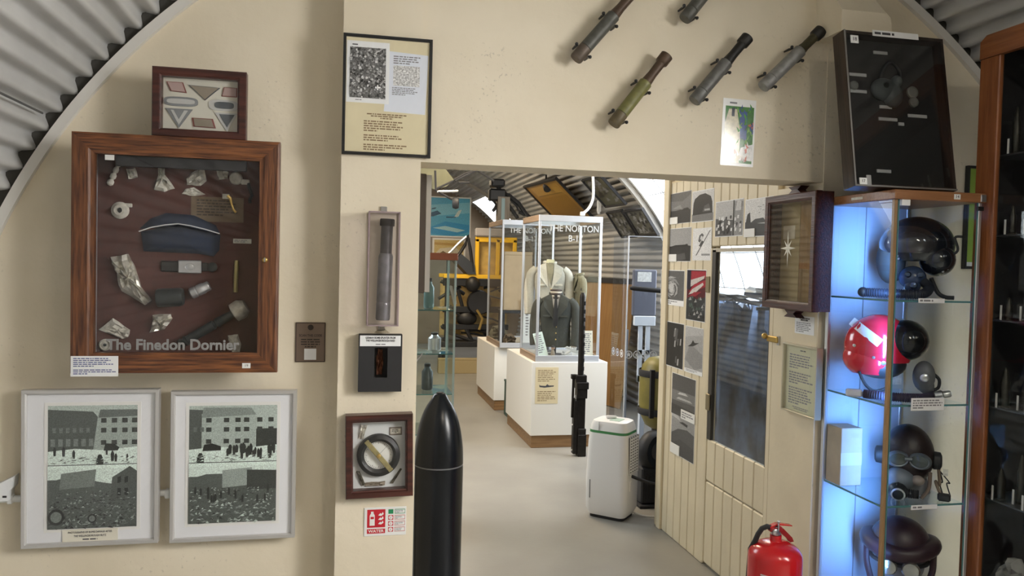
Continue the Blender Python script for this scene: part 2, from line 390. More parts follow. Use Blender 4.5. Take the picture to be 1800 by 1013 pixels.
# small boxed-in block at the right of the beam
a = P(1481, 0, 1, 2.80); b = P(1568, 62, 1, 2.80); zb = b.z; zt = P(1500, 18, 1, 2.80).z
mb = MB(); x0, x1 = a.x, b.x
mb.add([(x0, 2.80, zb), (x1, 2.80, zb), (x1-.005, 2.80, zt-.02), (x1-.03, 2.80, zt), (x0, 2.80, zt), (x0, WY, zb), (x1, WY, zb), (x1-.02, WY, zt+.12), (x1-.06, WY, zt+.22), (x0, WY, zt+.22)],
       [(0, 1, 2, 3, 4), (9, 8, 7, 6, 5), (0, 5, 6, 1), (1, 6, 7, 2), (2, 7, 8, 3), (3, 8, 9, 4), (4, 9, 5, 0)])
struct('trim_4', mb, CREAM)
# arched ribs of the far room
for k, y in enumerate((7.45, 13.25)):
    struct('trim_%d' % (5+k), MB().prism(arc_pts(VR-.075, AF, 180-AF, 80)+arc_pts(VR-.026, AF, 180-AF, 80)[::-1], y, y+.05), mat('rib_paint', (.42, .40, .36), .5))
struct('trim_7', MB().tube([(VX+2.36*math.cos(R_(38)), 7.55, VZ+2.36*math.sin(R_(38))), (VX+2.36*math.cos(R_(38)), 13.2, VZ+2.36*math.sin(R_(38)))], .03, 6), MATS['rib_paint'])
# ------------------------------------------------------------------ boarded partition with its door
PE = P(1150, 930, 0, PX_).y                 # far end
DY0, DY1 = P(1358, 600, 0, PX_).y, P(1244, 600, 0, PX_).y
part = struct('wall_partition', MB().box(PX_+.03, PX_+.06, WY+.2, PE, 0, .02).box(PX_+.03, PX_+.06, DY1, PE, .02, 2.62).box(PX_+.03, PX_+.06, WY+.2, DY0, .02, 2.62).box(PX_+.03, PX_+.06, DY0, DY1, 1.8, 2.62), CREAM2)
pitch = .098
def plank(parent, y0, y1, z0, z1): panel('plank', parent, PX_+.004, PX_+.03, y0+.001, y1-.001, z0, z1, CREAM2, .006)
y = DY1
while y < PE-.12:
    plank(part, y, min(y+pitch, PE-.1), .0, 2.62); y += pitch
panel('corner_post', part, PX_-.012, PX_+.06, PE-.1, PE-.045, 0, 2.62, CREAM2, .004)
panel('corner_bead', part, PX_-.004, PX_+.075, PE-.044, PE, 0, 2.62, CREAM2, .006)
panel('lining_panel', part, PX_, PX_+.03, WY-.002, DY0, 0, 2.019, CREAM2, .002)
n = 7
for i in range(n): plank(part, DY0+(DY1-DY0)*i/n, DY0+(DY1-DY0)*(i+1)/n, 1.765, 2.62)
door = struct('door_1', MB().box(PX_, PX_+.03, DY0, DY0+.035, .02, 1.755, .003).box(PX_, PX_+.03, DY1-.02, DY1, .02, 1.755, .003), CREAM2)
zg = P(1296, 795, 0, PX_).z; zj = P(1293, 878, 0, PX_).z
w = (DY1-.02-DY0-.035)/6
for i in range(6):
    y = DY0+.035+w*i; plank(door, y, y+w, .02, zj-.003); plank(door, y, y+w, zj+.003, zg-.01)
panel('glass_pane', door, PX_+.010, PX_+.016, DY0+.035, DY1-.02, zg-.01, 1.745, glass('door_glass', (.86, .90, .93), 1.55))
panel('edge_or_reflection', door, PX_+.002, PX_+.022, DY1-.06, DY1-.02, zg-.01, 1.745, mat('dark_edge', (.05, .045, .04), .5))  # dark strip standing in for a reflection at the pane's far edge
panel('edge_or_reflection', door, PX_+.002, PX_+.022, DY0+.030, DY0+.042, zg-.01, 1.745, MATS['dark_edge'])
panel('edge_or_reflection', door, PX_+.002, PX_+.022, DY0+.035, DY1-.02, 1.735, 1.755, mat('pale_edge', (.5, .45, .36), .5))
for py in (500, 707):
    c = P(1244, py, 0, PX_-.004); panel('hinge', door, PX_-.008, PX_, c.y-.022, c.y+.022, c.z-.045, c.z+.045, mat('hinge_metal', (.32, .27, .17), .4, .7), .003)
c = P(1356, 597, 0, PX_-.01)
panel('latch', door, PX_-.014, PX_, c.y-.05, c.y+.04, c.z-.012, c.z+.016, BRASS, .004)
obj('latch_knob', MB().ball((PX_-.02, c.y+.045, c.z+.012), .014), BRASS, door, smooth=True)
panel('latch_plate', door, PX_-.006, PX_, c.y-.058, c.y-.04, c.z-.022, c.z+.02, STEEL)
# ================================================================== left wall
# ---- cabinet of relics
CW = rect(124, 240, 490, 656, 2.92)
cx, cz, W, H = CW; b = .070
CD = LY-2.92-.034
cab = thing('relic_cabinet', 'wooden glass-fronted wall cabinet with grey lettering, full of aircraft relics', 'cabinet', (cx, LY, cz))
frame(cab, W, H, b, .034, (OAK, OAKZ), each='rail', y=-CD)
SIDE = mat('cabinet_lining', (.30, .30, .31), .6)
obj('case_sides', MB().box(-W/2+.02, -W/2+.035, -CD, -.002, .02, H-.02).box(W/2-.035, W/2-.02, -CD, -.002, .02, H-.02).box(-W/2+.035, W/2-.035, -CD, -.002, .02, .035).box(-W/2+.035, W/2-.035, -CD, -.002, H-.035, H-.02), SIDE, cab)
panel('backboard', cab, -W/2+.035, W/2-.035, -.010, -.002, .035, H-.035, mat('maroon_cloth', (.115, .042, .032), .85, noise=.25, nscale=30))
panel('glass_pane', cab, -W/2+b-.005, W/2-b+.005, -CD-.016, -CD-.012, b-.005, H-b+.005, glass('cabinet_glass', (.95, .95, .95), 1.36))
panel('light_strip', cab, -W/2+b+.06, W/2-b-.05, -CD, -CD+.03, H-b-.035, H-b, BLACKM)
text('The Finedon Dornier', .052, mat('vinyl_letter', (.27, .265, .26), .6), cab, (-.012, -CD-.0175, b+.026), bold=.0016, sx=.97)
c = P(466, 457, 1, 2.92); obj('lock', MB().lathe([(.010, 0), (.010, .006), (.007, .010), (.004, .011)], 14, Matrix.Translation((c.x-cx, -CD-.034, c.z-cz)) @ Matrix.Rotation(R_(90), 4, 'X')), BRASS, cab, smooth=True)
obj('key', MB().box(c.x-cx-.002, c.x-cx+.002, -CD-.057, -CD-.044, c.z-cz-.008, c.z-cz+.008, .001), STEEL, cab)
c = P(433, 643, 1, 2.92); tg = panel('number_tag', cab, c.x-cx-.014, c.x-cx+.014, -CD-.0355, -CD-.034, c.z-cz-.009, c.z-cz+.009, WHITE); text('19', .013, INK, tg, (c.x-cx, -CD-.0358, c.z-cz))
RG = 'relics inside the wooden cabinet'; BY = LY-.0103
ALC = mat('crumpled_alloy', (.82, .79, .70), .38, .45, noise=.4, nscale=40)
PALE = mat('pale_relic', (.80, .77, .68), .6, noise=.3, nscale=60)
DARKM = mat('dark_metal', (.075, .085, .085), .4, .6, noise=.3, nscale=40)
def relic(name, label, cat, pts, depth, seed, material): return tag(obj(name, crumple(pw(pts, BY-depth*.5), BY, depth, seed), material, smooth=25), label, cat, RG)
relic('alloy_fragment', 'large silver crumpled alloy sheet left of centre in the wooden cabinet', 'fragment', [(194, 452), (224, 447), (236, 472), (246, 505), (265, 528), (254, 537), (212, 512), (203, 480), (196, 464)], .04, 3, ALC)
relic('alloy_fragment', 'bell-shaped pale relic flaring downwards near the top of the wooden cabinet', 'fragment', [(277, 289), (288, 290), (289, 306), (306, 331), (288, 337), (270, 333), (277, 308)], .02, 4, PALE)
relic('metal_chip', 'small square pale metal chip near the top left of the wooden cabinet', 'fragment', [(221, 297), (237, 295), (241, 311), (226, 315)], .02, 5, PALE)
relic('alloy_fragment', 'bone-shaped white relic at the top right of the wooden cabinet', 'fragment', [(375, 291), (388, 295), (402, 303), (399, 313), (385, 316), (381, 303)], .018, 6, PALE)
relic('lattice_fragment', 'quarter-round perforated pale relic in the top row of the wooden cabinet', 'fragment', [(358, 295), (363, 318), (352, 327), (328, 325), (328, 314), (342, 300)], .015, 7, ALC)
relic('folded_strips', 'pale folded metal strips below the perforated relic in the wooden cabinet', 'fragment', [(326, 333), (340, 329), (361, 342), (340, 345), (320, 341)], .012, 8, PALE)
relic('torn_fragment', 'torn pale metal scrap low in the cabinet, just above the grey lettering', 'fragment', [(268, 554), (298, 552), (302, 560), (288, 580), (262, 585), (266, 572)], .03, 9, ALC)
relic('torn_tag', 'torn pale metal tag behind the right end of the grey lettering', 'fragment', [(400, 590), (418, 588), (423, 605), (421, 621), (408, 621), (402, 603)], .012, 10, PALE)
relic('paper_wedge', 'folded pale grey wedge at the bottom left of the wooden cabinet', 'fragment', [(173, 580), (198, 560), (228, 581), (224, 593), (214, 596)], .02, 11, PALE)
def cyl_rel(name, label, cat, p0, p1, r, material, prof=None, seg=14, parts=None):
    a = P(*p0, 1, BY-r); c = P(*p1, 1, BY-r); d = c-a; L = d.length
    t = thing(name, label, cat, a, group=RG, rot=d.to_track_quat('Z', 'Y').to_euler())
    obj('body', MB().lathe(prof(r, L) if prof else [(r*.9, 0), (r, .003), (r, L-.003), (r*.9, L)], seg), material, t, smooth=True)
    for nm, pr, mt in (parts(r, L) if parts else []): obj(nm, MB().lathe(pr, seg), mt, t, smooth=True)
    return t
cyl_rel('bead_chain', 'short chain of pale beads at the top left of the wooden cabinet', 'relic', (211, 283), (192, 326), .011, PALE, lambda r, L: [p for i in range(4) for p in ((r*.5, L*i/4), (r*(.8+.07*i), L*(i+.3)/4), (r*(.8+.07*i), L*(i+.75)/4))]+[(r*.5, L)])
cyl_rel('metal_canister', 'small bright ribbed metal canister right of centre in the wooden cabinet', 'canister', (335, 517), (368, 502), .021, ALU, lambda r, L: [(r*.8, 0), (r, .004), (r, L*.3), (r*.9, L*.33), (r*.9, L*.38), (r, L*.41), (r, L*.7), (r*.88, L*.75), (r*.88, L*.95), (r*.8, L)])
cyl_rel('dark_canister', 'dark grey metal canister low in the middle of the wooden cabinet', 'canister', (276, 524), (322, 522), .034, DARKM, lambda r, L: [(r*.92, 0), (r, .006), (r, L-.01), (r*.9, L)])
cyl_rel('brass_rod', 'upright brass rod at the right side of the wooden cabinet', 'rod', (416, 458), (414, 514), .009, mat('dull_brass', (.42, .36, .16), .35, .8))
cyl_rel('gun_strut', 'long dark metal strut lying diagonally at the lower right of the cabinet', 'strut', (316, 606), (424, 543), .019, DARKM,
        lambda r, L: [(r*.8, 0), (r, .004), (r, .012), (r*.8, .014), (r*.8, .02), (r, .022), (r, .03), (r*.8, .032), (r*.9, .05), (r*.95, L*.55), (r*.7, L*.56), (r*.7, L*.59), (r, L*.6), (r*.75, L*.85), (r*.7, L)],
        parts=lambda r, L: [('head', [(r*.9, L*.86), (r*1.9, L*.88), (r*2, L*1.0), (r*1.3, L*1.08), (r*.6, L*1.08)], ALC)])
t = cyl_rel('flanged_ring', 'round pale ring with a dark hole at the upper left of the cabinet', 'ring', (212, 372), (212.3, 371.7), .012, PALE)
bpy.data.objects.remove(t.children[0]); c = P(212, 370, 1, BY); t.location = c; t.rotation_euler = (R_(90), 0, 0)
obj('flange', MB().lathe([(.012, 0), (.030, .0), (.031, .006), (.024, .012), (.018, .02), (.010, .02), (.010, .004)], 20, cap=False), PALE, t, smooth=True); obj('bore', MB().lathe([(.010, .004), (.001, .004)], 12, cap=False), BLACKM, t)
obj('lug', MB().box(.014, .04, .012, .026, 0, .008, .002), PALE, t)
c = P(415, 314, 1, BY); t = thing('disc_fitting', 'round white disc fitting with an arm at the top right of the cabinet', 'fitting', c, group=RG, rot=(R_(90), 0, 0))
obj('disc', MB().lathe([(.004, .014), (.020, .012), (.024, .004), (.024, 0)], 20), PALE, t, smooth=True); obj('arm', MB().box(.018, .048, -.022, -.002, 0, .008, .003), PALE, t)
obj('cord', MB().tube([(.044, -.016, .004), (.05, -.04, .006), (.058, -.06, .006), (.05, -.078, .006), (.052, -.09, .006)], .006, 6), BLACKM, t, smooth=True)
c = P(186, 606, 1, BY); t = thing('small_dial', 'small round pale dial at the bottom left corner of the wooden cabinet', 'dial', c, group=RG, rot=(R_(90), 0, 0))
obj('rim', MB().lathe([(.021, 0), (.021, .01), (.017, .013), (.016, .008), (.001, .008)], 20), PALE, t, smooth=True); obj('boss', MB().lathe([(.005, .008), (.005, .014), (.002, .015)], 10), DARKM, t)
q = [P(x, y, 1, BY-.006) for x, y in ((400, 344), (405, 349), (407, 358), (410, 368), (415, 374))]
t = thing('brass_hook', 'small curved brass hook at the upper right of the wooden cabinet', 'hook', q[0], group=RG)
obj('shank', MB().tube([p-q[0] for p in q], [.007, .006, .004, .004, .005], 8), BRASS, t, smooth=True); panel('plate', t, -.018, .006, -.002, .004, -.012, .006, PALE)
# blue cap
c = P(314, 446, 1, BY); t = thing('field_cap', 'blue side cap with white piping in the middle of the wooden cabinet', 'cap', c, group=RG)
CAPB = mat('blue_wool', (.022, .036, .075), .9, noise=.25, nscale=60)
def dome(pts, y, dep): 
    mb = MB(); n = len(pts); cx_ = sum(p[0] for p in pts)/n; cz_ = sum(p[1] for p in pts)/n; vs = []; fs = []
    L = 5
    for r in range(L):
        k = 1-r/L
        for p in pts: vs.append((cx_+(p[0]-cx_)*k, y-dep*math.sqrt(max(0, 1-k*k)), cz_+(p[1]-cz_)*k))
    vs.append((cx_, y-dep, cz_))
    for r in range(L-1):
        for k in range(n): fs.append((r*n+k, r*n+(k+1) % n, (r+1)*n+(k+1) % n, (r+1)*n+k))
    for k in range(n): fs.append(((L-1)*n+k, (L-1)*n+(k+1) % n, L*n))
    fs.append(tuple(range(n))); return mb.add(vs, fs)
rel = lambda pts: [(x-c.x, z-c.z) for x, z in pw(pts, BY-.02)]
obj('crown', dome(jit(rel([(243, 402), (262, 384), (290, 374), (340, 378), (378, 396), (386, 412), (350, 404), (315, 397), (275, 401)]), 2), 0, .04), CAPB, t, smooth=60)
obj('turned_up_flap', dome(jit(rel([(245, 407), (280, 400), (313, 396), (350, 402), (386, 413), (384, 440), (374, 451), (345, 446), (300, 444), (250, 442)]), 2), 0, .05), CAPB, t, smooth=60)
q = [P(x, y, 1, BY-.052) for x, y in ((244, 407), (265, 400), (290, 395.5), (313, 393.5), (335, 397), (360, 403), (386, 411))]
obj('piping', MB().tube([p-c for p in q], .0022, 6), mat('piping_white', (.75, .76, .78), .6), t, smooth=True)
# document
a, b_ = P(336, 345, 1, BY), P(428, 392, 1, BY); t = thing('typed_document', 'brown typed document pinned at the upper right of the wooden cabinet', 'document', (a.x, BY, b_.z), group=RG)
w_, h_ = b_.x-a.x, a.z-b_.z
panel('sheet', t, 0, w_, -.0015, 0, 0, h_, mat('brown_paper', (.20, .14, .085), .8)); lines(t, .02, w_-.02, .02, h_-.008, -.0018, 6, mat('brown_ink', (.07, .05, .035), .8), seed=4)
# belt with buckle
a = P(283, 468, 1, BY); t = thing('belt_buckle', 'dark leather strap with square silver buckle in the wooden cabinet', 'buckle', a, group=RG)
s1 = (P(380, 468, 1, BY)-a).x; LEA = mat('dark_leather', (.03, .028, .026), .6)
panel('strap', t, 0, s1*.38, -.010, 0, -.020, .020, LEA, .004); k0, k1 = s1*.32, s1*.74
panel('buckle_plate', t, k0, k1, -.016, -.004, -.024, .024, ALU, .003)
obj('embossed_oval', MB().lathe([(.018, 0), (.018, .003), (.014, .003), (.013, .001), (.008, .003), (.001, .004)], 20, Matrix.Translation(((k0+k1)/2, -.016, 0)) @ Matrix.Rotation(R_(90), 4, 'X') @ Matrix.Diagonal((1.1, .95, 1, 1))), ALU, t, smooth=True)
obj('stud', MB().lathe([(.018, 0), (.018, .004), (.010, .009), (.002, .010)], 14, Matrix.Translation((s1*.93, 0, 0)) @ Matrix.Rotation(R_(90), 4, 'X')), DARKM, t, smooth=True)
panel('strap_end', t, k1, s1*.86, -.008, 0, -.016, .016, LEA, .003)
a = P(410, 424, 1, BY); t = thing('name_slip', 'narrow pale paper slip beside the blue cap in the wooden cabinet', 'label', a, group=RG)
panel('slip', t, 0, .065, -.0015, 0, -.008, .009, PALE); lines(t, .004, .06, -.005, .006, -.0018, 2, INKG, seed=8)
panel('paper_label', cab, -W/2+b+.03, -W/2+b+.06, -CD-.0165, -CD-.016, H-b-.02, H-b-.002, WHITE)

# ---- caption card hung from the cabinet's lower left corner
cx, cz, w, h = rect(122, 627, 206, 663, 2.905)
t = thing('caption_card', 'white typed caption card at the lower left corner of wooden cabinet', 'card', (cx, 2.9185, cz))
panel('card', t, -w/2, w/2, -.002, 0, 0, h, PAPER); lines(t, -w/2+.008, w/2-.006, .006, h-.005, -.0025, 9, mat('ink_blue', (.05, .07, .25), .7), seed=3, gaps=(5,), fill=.45)
# ---- framed badges on the cabinet
topz = CW[1]+CW[3]
a, b2 = P(267, 180, 1, 2.945), P(433, 187, 1, 2.945); W, H = b2.x-a.x, P(350, 119, 1, 2.945).z-P(350, 241, 1, 2.945).z
t = thing('badge_frame', 'small dark wooden frame of cloth badges standing on the wooden cabinet', 'picture frame', ((a.x+b2.x)/2, 2.975, topz+.001))
frame(t, W, H, .030, .045, DKWOOD, y=.01); panel('backboard', t, -W/2+.01, W/2-.01, 0, .008, .01, H-.01, mat('linen', (.62, .60, .52), .9))
panel('glass_pane', t, -W/2+.027, W/2-.027, -.027, -.025, .027, H-.027, CLEAR)
bx = lambda u, v: (-W/2+.030+(W-.06)*u, .030+(H-.06)*v)
def badge(label, outer, inner, c1, c2):
    mb = MB().prism([bx(*p) for p in outer], -.004, 0); o = obj('badge', mb, c1, t, label=label)
    if inner: obj('emblem', MB().prism([bx(*p) for p in inner], -.006, -.004), c2, o)
    return o
GB, GB2, RD = mat('badge_grey', (.22, .23, .24), .9), mat('badge_dark', (.09, .10, .11), .9), mat('badge_pink', (.42, .30, .28), .9)
TAN = mat('badge_tan', (.26, .22, .17), .9); BK = mat('badge_red_edge', (.20, .06, .05), .9); SIL = mat('badge_silver', (.48, .48, .47), .8)
sc = lambda pts, k: [(sum(p[0] for p in pts)/len(pts)*(1-k)+p[0]*k, sum(p[1] for p in pts)/len(pts)*(1-k)+p[1]*k) for p in pts]
def two(label, pts, c1, c2, k=.86): badge(label, pts, sc(pts, k), c1, c2)
two('pink parallelogram badge with a red edge', [(.04, .92), (.26, .92), (.31, .72), (.10, .74)], BK, RD)
two('tan triangular badge', [(.33, .88), (.75, .86), (.55, .60)], GB2, TAN, .9)
two('pink badge with a chevron', [(.80, .88), (.98, .88), (.98, .70), (.77, .70)], BK, RD)
arcend = lambda x0, x1, z0, z1, left: [(x0 if left else x1, z0+(z1-z0)*.2), (x0+(x1-x0)*.15, z0), (x1-(x1-x0)*.15, z0), (x1 if left else x0, z0+(z1-z0)*.2), (x1 if left else x0, z1-(z1-z0)*.2), (x1-(x1-x0)*.15, z1), (x0+(x1-x0)*.15, z1), (x0 if left else x1, z1-(z1-z0)*.2)]
ov = lambda x0, x1, z0, z1: [((x0+x1)/2+(x1-x0)/2*math.cos(a)*abs(math.cos(a))**-.4 if abs(math.cos(a)) > .01 else (x0+x1)/2, (z0+z1)/2+(z1-z0)/2*math.sin(a)*abs(math.sin(a))**-.4 if abs(math.sin(a)) > .01 else (z0+z1)/2) for a in [2*math.pi*i/24 for i in range(24)]]
badge('silver shoulder strap badge', ov(.01, .46, .46, .64), ov(.05, .42, .50, .60), GB, SIL)
badge('dark shoulder strap badge', ov(.60, .99, .42, .63), ov(.68, .94, .46, .59), SIL, GB2)
badge('grey double chevron badge', [(.03, .41), (.39, .41), (.21, .04)], [(.10, .38), (.14, .38), (.21, .20), (.28, .38), (.33, .38), (.21, .10)], GB, SIL)
badge('grey single chevron badge', [(.68, .38), (.99, .38), (.85, .02)], [(.74, .35), (.95, .35), (.85, .10)], SIL, GB2)
two('small brown bar badge', [(.38, .25), (.66, .25), (.70, .07), (.40, .08)], BK, TAN, .84)

# ---- framed street photographs
def street(seed, rub):
    r = random.Random(seed); p = []; g = lambda a, k=(.86, 1, .93): (a*k[0], a*k[1], a*k[2])
    p.append((g(.05), [(0, 0), (1, 0), (1, 1), (0, 1)]))
    p.append((g(.55), [(0, .80), (1, .80), (1, 1), (0, 1)]))                               # sky
    p.append((g(.11), [(0, .63), (.56, .63), (.56, .90), (.5, .95), (.0, .97)]))             # dark terrace
    p.append((g(.42), [(.5, .62), (1, .62), (1, .93), (.56, .95)]) if not rub else (g(.5), [(.14, .62), (.76, .62), (.76, .94), (.14, .93)]))
    p.append((g(.16), [(.56, .90), (1, .91), (1, .965), (.58, .965)]) if not rub else (g(.3), [(.14, .90), (.76, .92), (.7, .98), (.16, .985)]))
    p.append((g(.85), [(0, .52), (1, .52), (1, .66), (.6, .635), (.3, .65), (0, .63)]))       # bright road
    cols = ((.62, .74, .86, .97) if not rub else (.22, .42, .55, .65, .80, .93))
    for x in cols:
        for zz in (.88, .80, .70):
            p.append((g(.06), [(x-.03, zz-.022), (x+.03, zz-.022), (x+.03, zz+.016), (x-.03, zz+.016)]))
    for i in range(6 if not rub else 2):
        x = .05+.075*i; p.append((g(.2), [(x, .78), (x+.04, .78), (x+.04, .82), (x, .82)]))
    for i in range(6): x = .03+.085*i; p.append((g(.25), [(x, .67), (x+.05, .67), (x+.05, .73), (x, .73)])) if not rub else None
    p.append((g(.03), [(.62, .63), (.78, .63), (.80, .655), (.74, .685), (.64, .69)]) if not rub else (g(.03), [(.15, .615), (.36, .62), (.36, .655), (.26, .68), (.17, .67)]))   # car
    for i in range(7 if not rub else 34):
        x = r.uniform(.05, .98) if not rub else r.uniform(.42, .97); z = r.uniform(.57, .64); s = r.uniform(.8, 1.25)
        p.append((g(.04), [(x-.012*s, z-.035*s), (x+.012*s, z-.035*s), (x+.016*s, z+.015*s), (x+.006*s, z+.035*s), (x-.006*s, z+.035*s), (x-.016*s, z+.015*s)]))
    x = .58 if not rub else .13
    p.append((g(.03), [(x-.04, .515), (x+.04, .515), (x+.04, .56), (x+.015, .60), (x-.015, .60), (x-.04, .56)]))
    for i in range(70):
        x, z = r.uniform(0, .93), r.uniform(.52, .575); p.append((g(r.choice((.12, .35, .55, .95))), [(x, z), (x+r.uniform(.02, .07), z+.004), (x+.03, z+.012)]))
    # lower picture
    p.append((g(.88), [(0, .485), (1, .485), (1, .515), (0, .515)]))
    p.append((g(.80), [(0, .36), (1, .36), (1, .485), (0, .485)]))
    p.append((g(.12), [(0, 0), (1, 0), (1, .33), (.7, .36), (.55, .38), (.4, .42), (.2, .42), (.1, .40), (0, .40)]))
    p.append((g(.22), [(.13, .32), (.52, .34), (.54, .48), (.15, .45)]) if not rub else (g(.38), [(.38, .30), (.72, .32), (.72, .47), (.38, .45)]))
    p.append((g(.10), [(.70, .22), (1, .22), (1, .46), (.92, .50), (.72, .41)]) if not rub else (g(.06), [(.66, .28), (1, .28), (1, .44), (.66, .45)]))
    if not rub:
        for x in (.78, .86): p.append((g(.02), [(x, .26), (x+.04, .26), (x+.04, .32), (x, .32)])); p.append((g(.02), [(x, .36), (x+.04, .37), (x+.04, .42), (x, .41)]))
    for i in range(420):
        x, z = r.uniform(0, .96), r.uniform(.0, .30); k = r.choice((.03, .05, .10, .18, .28, .42)) * (1.7 if rub else 1); q = 1.25-z*2.2
        p.append((g(min(.9, k)), [(x, z), (min(1, x+r.uniform(.01, .06)*q), z+r.uniform(-.01, .01)*q), (min(1, x+r.uniform(.01, .04)*q), z+r.uniform(.006, .02)*q)]))
    if rub:
        for i in range(16):
            x, z = r.uniform(.05, .95), r.uniform(.20, .30); p.append((g(.04), [(x-.012, z-.03), (x+.012, z-.03), (x+.012, z+.02), (x, z+.035), (x-.012, z+.02)]))
    else:
        for cx_, cz_, rr in ((.10, .10, .09), (.5, .08, .05)):
            p.append((g(.03), [(cx_+rr*math.cos(a), cz_+rr*.75*math.sin(a)) for a in [math.pi*i/8 for i in range(16)]]))
            p.append((g(.22), [(cx_+rr*.7*math.cos(a), cz_+rr*.5*math.sin(a)) for a in [math.pi*i/8 for i in range(16)]]))
    return p
for seed, rc, pr, lab, rub in ((1, (37, 685, 279, 960), (84, 713, 241, 928), 'silver framed pair of bomb damage photographs with a caption strip', False),
                          (2, (299, 687, 520, 950), (332, 713, 486, 918), 'silver framed pair of street crowd photographs without a caption strip', True)):
    cx, cz, W, H = rect(*rc, LY-.055)
    t = thing('picture_frame', lab, 'picture frame', (cx, LY-.028, cz), group='silver framed photographs')
    frame(t, W, H, .016, .032, mat('silver_moulding', (.62, .61, .60), .35, .5), lip=.002); panel('mount', t, -W/2+.006, W/2-.006, -.018, -.002, .006, H-.006, mat('mount_card', (.80, .81, .84), .7))
    px_, pz_, pw_, ph_ = rect(*pr, LY-.047); dx, dz = px_-cx, pz_-cz
    panel('print_margin', t, dx-pw_/2-.012, dx+pw_/2+.012, -.0195, -.018, dz-.012, dz+ph_+.012, WHITE)
    picture(t, dx-pw_/2, dx+pw_/2, dz, dz+ph_, -.0198, street(seed, rub), PHOTO)
    panel('glass_pane', t, -W/2+.014, W/2-.014, -.0275, -.026, .014, H-.014, CLEAR)
    if not rub:
        qx, qz, qw, qh = rect(110, 930, 207, 951, LY-.047); qx -= cx; qz -= cz
        cp = panel('caption_strip', t, qx-qw/2, qx+qw/2, -.0222, -.018, qz, qz+qh, mat('caption_paper', (.78, .75, .64), .7))
        for i, (s_, f_) in enumerate((('PHOTOGRAPHS OF BOMB DAMAGE AFTER', .0105), ('THE WELLINGBOROUGH BLITZ', .0105))): text(s_, f_, INK, cp, (qx, -.0226, qz+qh*(.76-.3*i)), sx=.72)
        lines(cp, qx-qw*.38, qx+qw*.38, qz+.003, qz+qh*.28, -.0226, 1, INK, center=True)
# ---- conduit and switch box
z = P(150, 874, 1, LY-.02).z
t = thing('conduit_pipe', 'white painted conduit pipe running along wall behind the silver frames', 'pipe', (-1.3, LY-.014, z))
obj('pipe', MB().tube([(0, 0, 0), (.82, 0, .004)], .0125, 10), FRAMEW, t, smooth=True)
for x in (.135, .66): obj('saddle_clip', MB().box(x, x+.02, -.016, .0135, -.015, .018, .004), FRAMEW, t)
c = P(7, 868, 1, LY-.03)
t = thing('switch_box', 'angled white plastic socket box on wall at the left edge', 'socket', (c.x, LY, c.z-.02))
obj('housing', MB().prism([(-.14, 0), (.022, 0), (.024, .034), (.034, .045), (.038, .085), (-.02, .055), (-.14, .04)], -.055, 0), mat('white_plastic', (.80, .82, .84), .4), t)
obj('plug_top', MB().box(-.10, -.01, -.075, -.055, .02, .05, .006), MATS['white_plastic'], t); obj('indicator_hole', MB().box(.005, .018, -.0565, -.055, .012, .019), BLACK, t)
# ---- plaque
cx, cz, w, h = rect(519, 567, 572, 637, LY-.006)
t = thing('wall_plaque', 'small bronze coloured plaque with engraved lettering beside the pillar', 'plaque', (cx, LY, cz))
BRZ = mat('bronze_plate', (.21, .155, .12), .4, .5); DI = mat('engraved', (.04, .03, .025), .7)
panel('plate', t, -w/2, w/2, -.006, 0, 0, h, BRZ, .002)
for x0, x1, z0, z1 in ((-w/2+.002, w/2-.002, .002, .004), (-w/2+.002, w/2-.002, h-.004, h-.002), (-w/2+.002, -w/2+.004, .004, h-.004), (w/2-.004, w/2-.002, .004, h-.004)): panel('border_line', t, x0, x1, -.0064, -.006, z0, z1, DI)
obj('crest', MB().lathe([(.011, 0), (.009, .002), (.002, .003)], 12, Matrix.Translation((0, -.006, h*.875)) @ Matrix.Rotation(R_(90), 4, 'X')), DI, t)
text('SCAN THIS CODE', .0125, DI, t, (0, -.0065, h*.67), bold=.0003, sx=.85); lines(t, -w*.34, w*.34, h*.36, h*.60, -.0065, 4, DI, center=True, seed=5)
panel('sticker', t, -w*.2, w*.2, -.007, -.006, h*.06, h*.34, PAPER)
# ---- black framed poster on pillar and beam
cx, cz, W, H = rect(602, 63, 759, 274, WY-.03)
t = thing('framed_poster', 'black framed cream notice with two pinned papers high on the pillar', 'picture frame', (cx, WY-.0085, cz))
frame(t, W, H, .011, .022, BLACK, lip=.002); panel('backing_sheet', t, -W/2+.004, W/2-.004, -.012, -.001, .004, H-.004, mat('cream_sheet', (.76, .68, .46), .75, noise=.06, nscale=8))
panel('glass_pane', t, -W/2+.009, W/2-.009, -.0185, -.017, .009, H-.009, CLEAR)
fx = lambda u: -W/2+W*u; fz = lambda v: H*v
s1 = panel('pinned_paper', t, fx(.04), fx(.515), -.0128, -.012, fz(.435), fz(.945), PAPER)
rr = random.Random(5); pol = [(.16, [(0, 0), (1, 0), (1, 1), (0, 1)])]
for i in range(420):
    u, v, s_ = rr.random(), rr.random(), rr.uniform(.01, .05); pol.append((rr.choice((.03, .08, .3, .42, .6)), [(min(1, max(0, u+s_*math.cos(a+rr.random()))), min(1, max(0, v+s_*.7*math.sin(a+rr.random())))) for a in (0, 1.3, 2.6, 3.9, 5.2)]))
pol.append((.8, [(.76, .17), (.80, .17), (.80, .27), (.76, .27)])); pol.append((.8, [(.71, .20), (.86, .20), (.86, .235), (.71, .235)]))
picture(s1, fx(.075), fx(.475), fz(.475), fz(.895), -.0130, pol, printmat('engraving', .6, 160))
lines(s1, fx(.10), fx(.27), fz(.905), fz(.925), -.0131, 1, INK); lines(s1, fx(.14), fx(.34), fz(.452), fz(.465), -.0131, 1, INKG)
